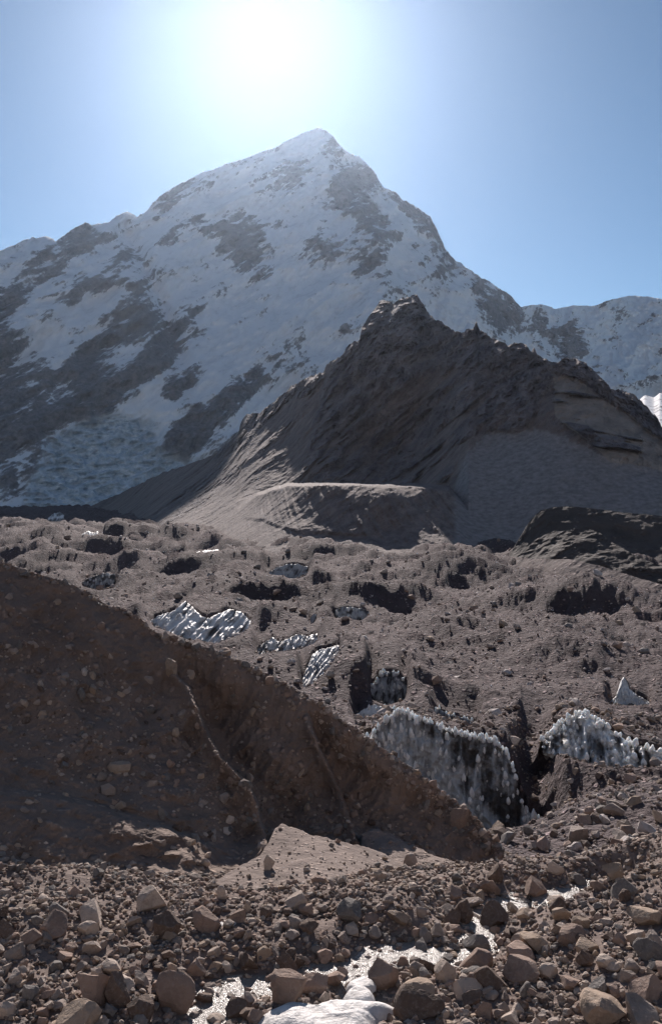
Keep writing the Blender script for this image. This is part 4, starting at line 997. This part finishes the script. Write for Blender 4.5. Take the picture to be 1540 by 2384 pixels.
# ------------------------------------------------------------------ ice
PIN_MESHES = []
for k in range(8):
    r = np.random.default_rng(300 + k); V, Fc = ICO[2]; V = V.copy()
    h = (V[:, 2] + 1) / 2; V[:, :2] *= (1.0 - 0.55 * h ** (1.2 + 0.6 * r.random()))[:, None]
    V = V * (1 + 0.30 * fbm(V[:, 0] + 7 * k, V[:, 1], V[:, 2], 0.8, 3, 0.55))[:, None]
    V[:, 0] += r.uniform(-0.25, 0.25) * h; V -= (V.max(0) + V.min(0)) / 2; V /= (V.max(0) - V.min(0)); V[:, 2] += 0.42
    me = np_mesh('ice_pinnacle', V, Fc); me.materials.append(M_PINN); PIN_MESHES.append(me)
def ice_cliff(label, top, bottom, mat, seed, N=70, M=36, slope=1.6, Yb=None, flute=0.03, lean=0.25, pins=0, edge=0, pin_w=(5, 11), pin_h=(1.2, 2.4), dirt=0.0, band=None, name='ice_cliff', cat='ice cliff'):
    rng = np.random.default_rng(seed); tf, bf = poly(top), poly(bottom)
    x0, x1 = max(top[0][0], bottom[0][0]), min(top[-1][0], bottom[-1][0]); px1 = np.linspace(x0, x1, N)
    ty = tf(px1) + 6.0 * fbm(px1, seed, 0, 11, 4, 0.7); by = np.maximum(bf(px1) + 14, ty + 1)
    if Yb is None: Yb = hit((x0 + x1) / 2, float(np.median(by)) - 1)
    t = np.linspace(0, 1, M)[:, None]; px = np.broadcast_to(px1, (M, N)).astype(float); py = by + t * (ty - by)
    m = (HY - py) / F; m0 = (HY - np.max(by)) / F
    Y = Yb * (slope - m0) / (slope - m)
    X = Y * (px - CX) / F; Z = H + Y * m; w = (x1 - x0) * Yb / F
    fl = fbm((X - lean * Z), Z * 0.18, 0 * X, w * 0.07, 4, 0.6, ridged=True, off=seed)
    rough = fbm(X, Z, 0 * X, w * 0.10, 5, 0.6, ridged=True, off=seed + 3)
    env = sstep(0, 0.12, t)
    Y = Y - env * min(w, 14) * 2.6 * flute * (fl + 0.9 * rough)
    mask = np.clip(0.22 + 0.6 * fl + 0.9 * fbm(X, Z, 0 * X, w * 0.16, 5, 0.6, off=seed + 9) - dirt, 0, 1)
    mask = np.clip(mask + 0.22 * np.sin(Z * 14.0 / (hgt_ := (np.max(by) - np.min(ty)) * Yb / F) + 5 * fbm(X, Z, 0 * X, w * 0.3, 3, off=seed)), 0, 1)
    if band is not None: mask = np.clip(mask + band(px, py), 0, 1)
    P = world(px, py, Y); hgt = (np.max(by) - np.min(ty)) * Yb / F
    bk = back_rows(px1, Y[-1], py[-1], [(0.10 * hgt, 0.03 * hgt), (0.4 * hgt, 0.3 * hgt), (0.6 * hgt, 0.9 * hgt)])
    V = np.concatenate([P, bk], 0); c = np.array([np.median(P[..., 0]), Yb, P[..., 2].min()])
    ext = lambda q: np.concatenate([q, np.repeat(q[-1:], 3, 0)], 0)
    root = bpy.data.objects.new(name, None); COL.objects.link(root); root.location = c; root.empty_display_size = 1.0
    me = np_mesh('ice_face', V.reshape(-1, 3) - c, grid_faces(M + 3, N), {'mask': rgba(ext(mask))}); link_mesh('ice_face', me, mat, root)
    tag(root, label, cat, 'bare ice faces on the rubble covered glacier')
    for k in range(pins + edge):
        j = rng.integers(0, N); i = (M - 1 - int(abs(rng.normal()) * 1.6)) if k < edge else int((M - 3) * rng.random() ** 0.75)
        i = max(0, i); p = P[i, j] - c
        if k >= edge and mask[i, j] < 0.42 and rng.random() < 0.8: continue
        ww = rng.uniform(*pin_w) * Yb / F; hh = ww * rng.uniform(*pin_h)
        o = bpy.data.objects.new('ice_pinnacle', PIN_MESHES[rng.integers(0, 8)]); COL.objects.link(o); o.parent = root
        o.location = p + np.array([0, 0.15 * ww, -0.25 * hh]); o.scale = (ww, ww, hh); o.rotation_euler = (rng.uniform(-.15, .15), lean * 0.6 + rng.uniform(-.15, .15), rng.uniform(0, 6.28))
    return root
for lab_, kw_ in ICE: ice_cliff(lab_, **kw_)
# ------------------------------------------------------------------ stream, snow
def ribbon(name, path, half, dz, mat):
    p = path[::2]; t = np.gradient(p, axis=0); t /= np.linalg.norm(t, axis=1)[:, None]; nrm = np.stack([-t[:, 1], t[:, 0]], 1)
    k = np.linspace(-1, 1, 9); XY = p[:, None, :] + nrm[:, None, :] * (half * k)[None, :, None]
    Z = stream_z(np.broadcast_to(p[:, None, 1], XY.shape[:2])) + dz
    V = np.concatenate([XY, Z[..., None]], -1)
    return tag(link_mesh(name, np_mesh(name, V.reshape(-1, 3), grid_faces(len(p), 9)), mat), kind='structure')
ribbon('stream', PATH1, 1.5, -0.150, M_WATER); ribbon('stream_arm', PATH2, 1.3, -0.155, M_WATER)
def snow_patch(label, outline, thick, seed):
    pts = np.array([px_ground(x, y, -0.02) for x, y in outline]); c = pts.mean(0); n = 72
    a = np.arctan2(pts[:, 1] - c[1], pts[:, 0] - c[0]); o_ = np.argsort(a); a, pts = a[o_], pts[o_]; r = np.hypot(*(pts - c).T)
    th = np.linspace(-math.pi, math.pi, n, endpoint=False); rr = np.interp(th, np.concatenate([a - 2 * math.pi, a, a + 2 * math.pi]), np.tile(r, 3))
    rr = rr * (1 + 0.16 * fbm(np.cos(th) * 3, np.sin(th) * 3, seed + 0 * th, 1.0, 4, 0.6))
    K = 26; f = np.linspace(0, 1, K)[:, None]; X = c[0] + rr * f * np.cos(th); Y = c[1] + rr * f * np.sin(th)
    prof = thick * (1 - f ** 4) * (0.75 + 0.5 * fbm(X, Y, 0 * X, 0.8, 4, off=seed)) - 0.12 * f ** 6
    Z = np.maximum(ground_z(X.ravel(), Y.ravel()).reshape(X.shape), -0.12) * 0.5 - 0.03 + prof
    i = np.arange(K * n).reshape(K, n); fc = np.stack([i[:-1], i[1:], np.roll(i[1:], -1, 1), np.roll(i[:-1], -1, 1)], -1).reshape(-1, 4)
    V = np.stack([X, Y, Z], -1).reshape(-1, 3); V -= (c[0], c[1], 0)
    o = link_mesh('snow_patch', np_mesh('snow_patch', V, fc), M_SNOW); o.location = (c[0], c[1], 0.04)
    return tag(o, label, 'snow patch', 'snow patches by the stream')
snow_patch('large smooth white snow patch at the bottom centre beside the stream', [(590,2383),(600,2350),(640,2335),(720,2345),(770,2330),(820,2325),(870,2330),(915,2335),(925,2345),(880,2365),(870,2400),(700,2410)], 0.22, 1)
snow_patch('narrow white snow tongue running up along the stream from the large patch', [(800,2330),(815,2300),(835,2270),(850,2262),(855,2300),(870,2325)], 0.10, 2)
snow_patch('small dirty snow patch in the left rubble field', [(232,2158),(262,2150),(280,2162),(250,2172)], 0.10, 3)
snow_patch('small dirty snow patch in the rubble below the scree fan', [(500,2160),(530,2150),(556,2158),(530,2168)], 0.10, 4)


# ------------------------------------------------------------------ haze
def haze():
    x0, x1, y0, y1, z0, z1 = -13000, 13000, -9000, 17000, -90, 2350
    V = [(x, y, z) for z in (z0, z1) for y in (y0, y1) for x in (x0, x1)]
    Fc = [(0,2,3,1),(4,5,7,6),(0,1,5,4),(2,6,7,3),(0,4,6,2),(1,3,7,5)]
    me = bpy.data.meshes.new('haze'); me.from_pydata(V, [], Fc); me.update()
    m = bpy.data.materials.new('haze'); m.use_nodes = True; t = m.node_tree; t.nodes.clear()
    o = t.nodes.new('ShaderNodeOutputMaterial'); v = t.nodes.new('ShaderNodeVolumePrincipled')
    v.inputs['Color'].default_value = (0.60, 0.76, 1.0, 1); v.inputs['Density'].default_value = HAZE_DENSITY; v.inputs['Anisotropy'].default_value = HAZE_G
    t.links.new(v.outputs[0], o.inputs['Volume'])
    tag(link_mesh('haze', me, m), kind='stuff')
haze()
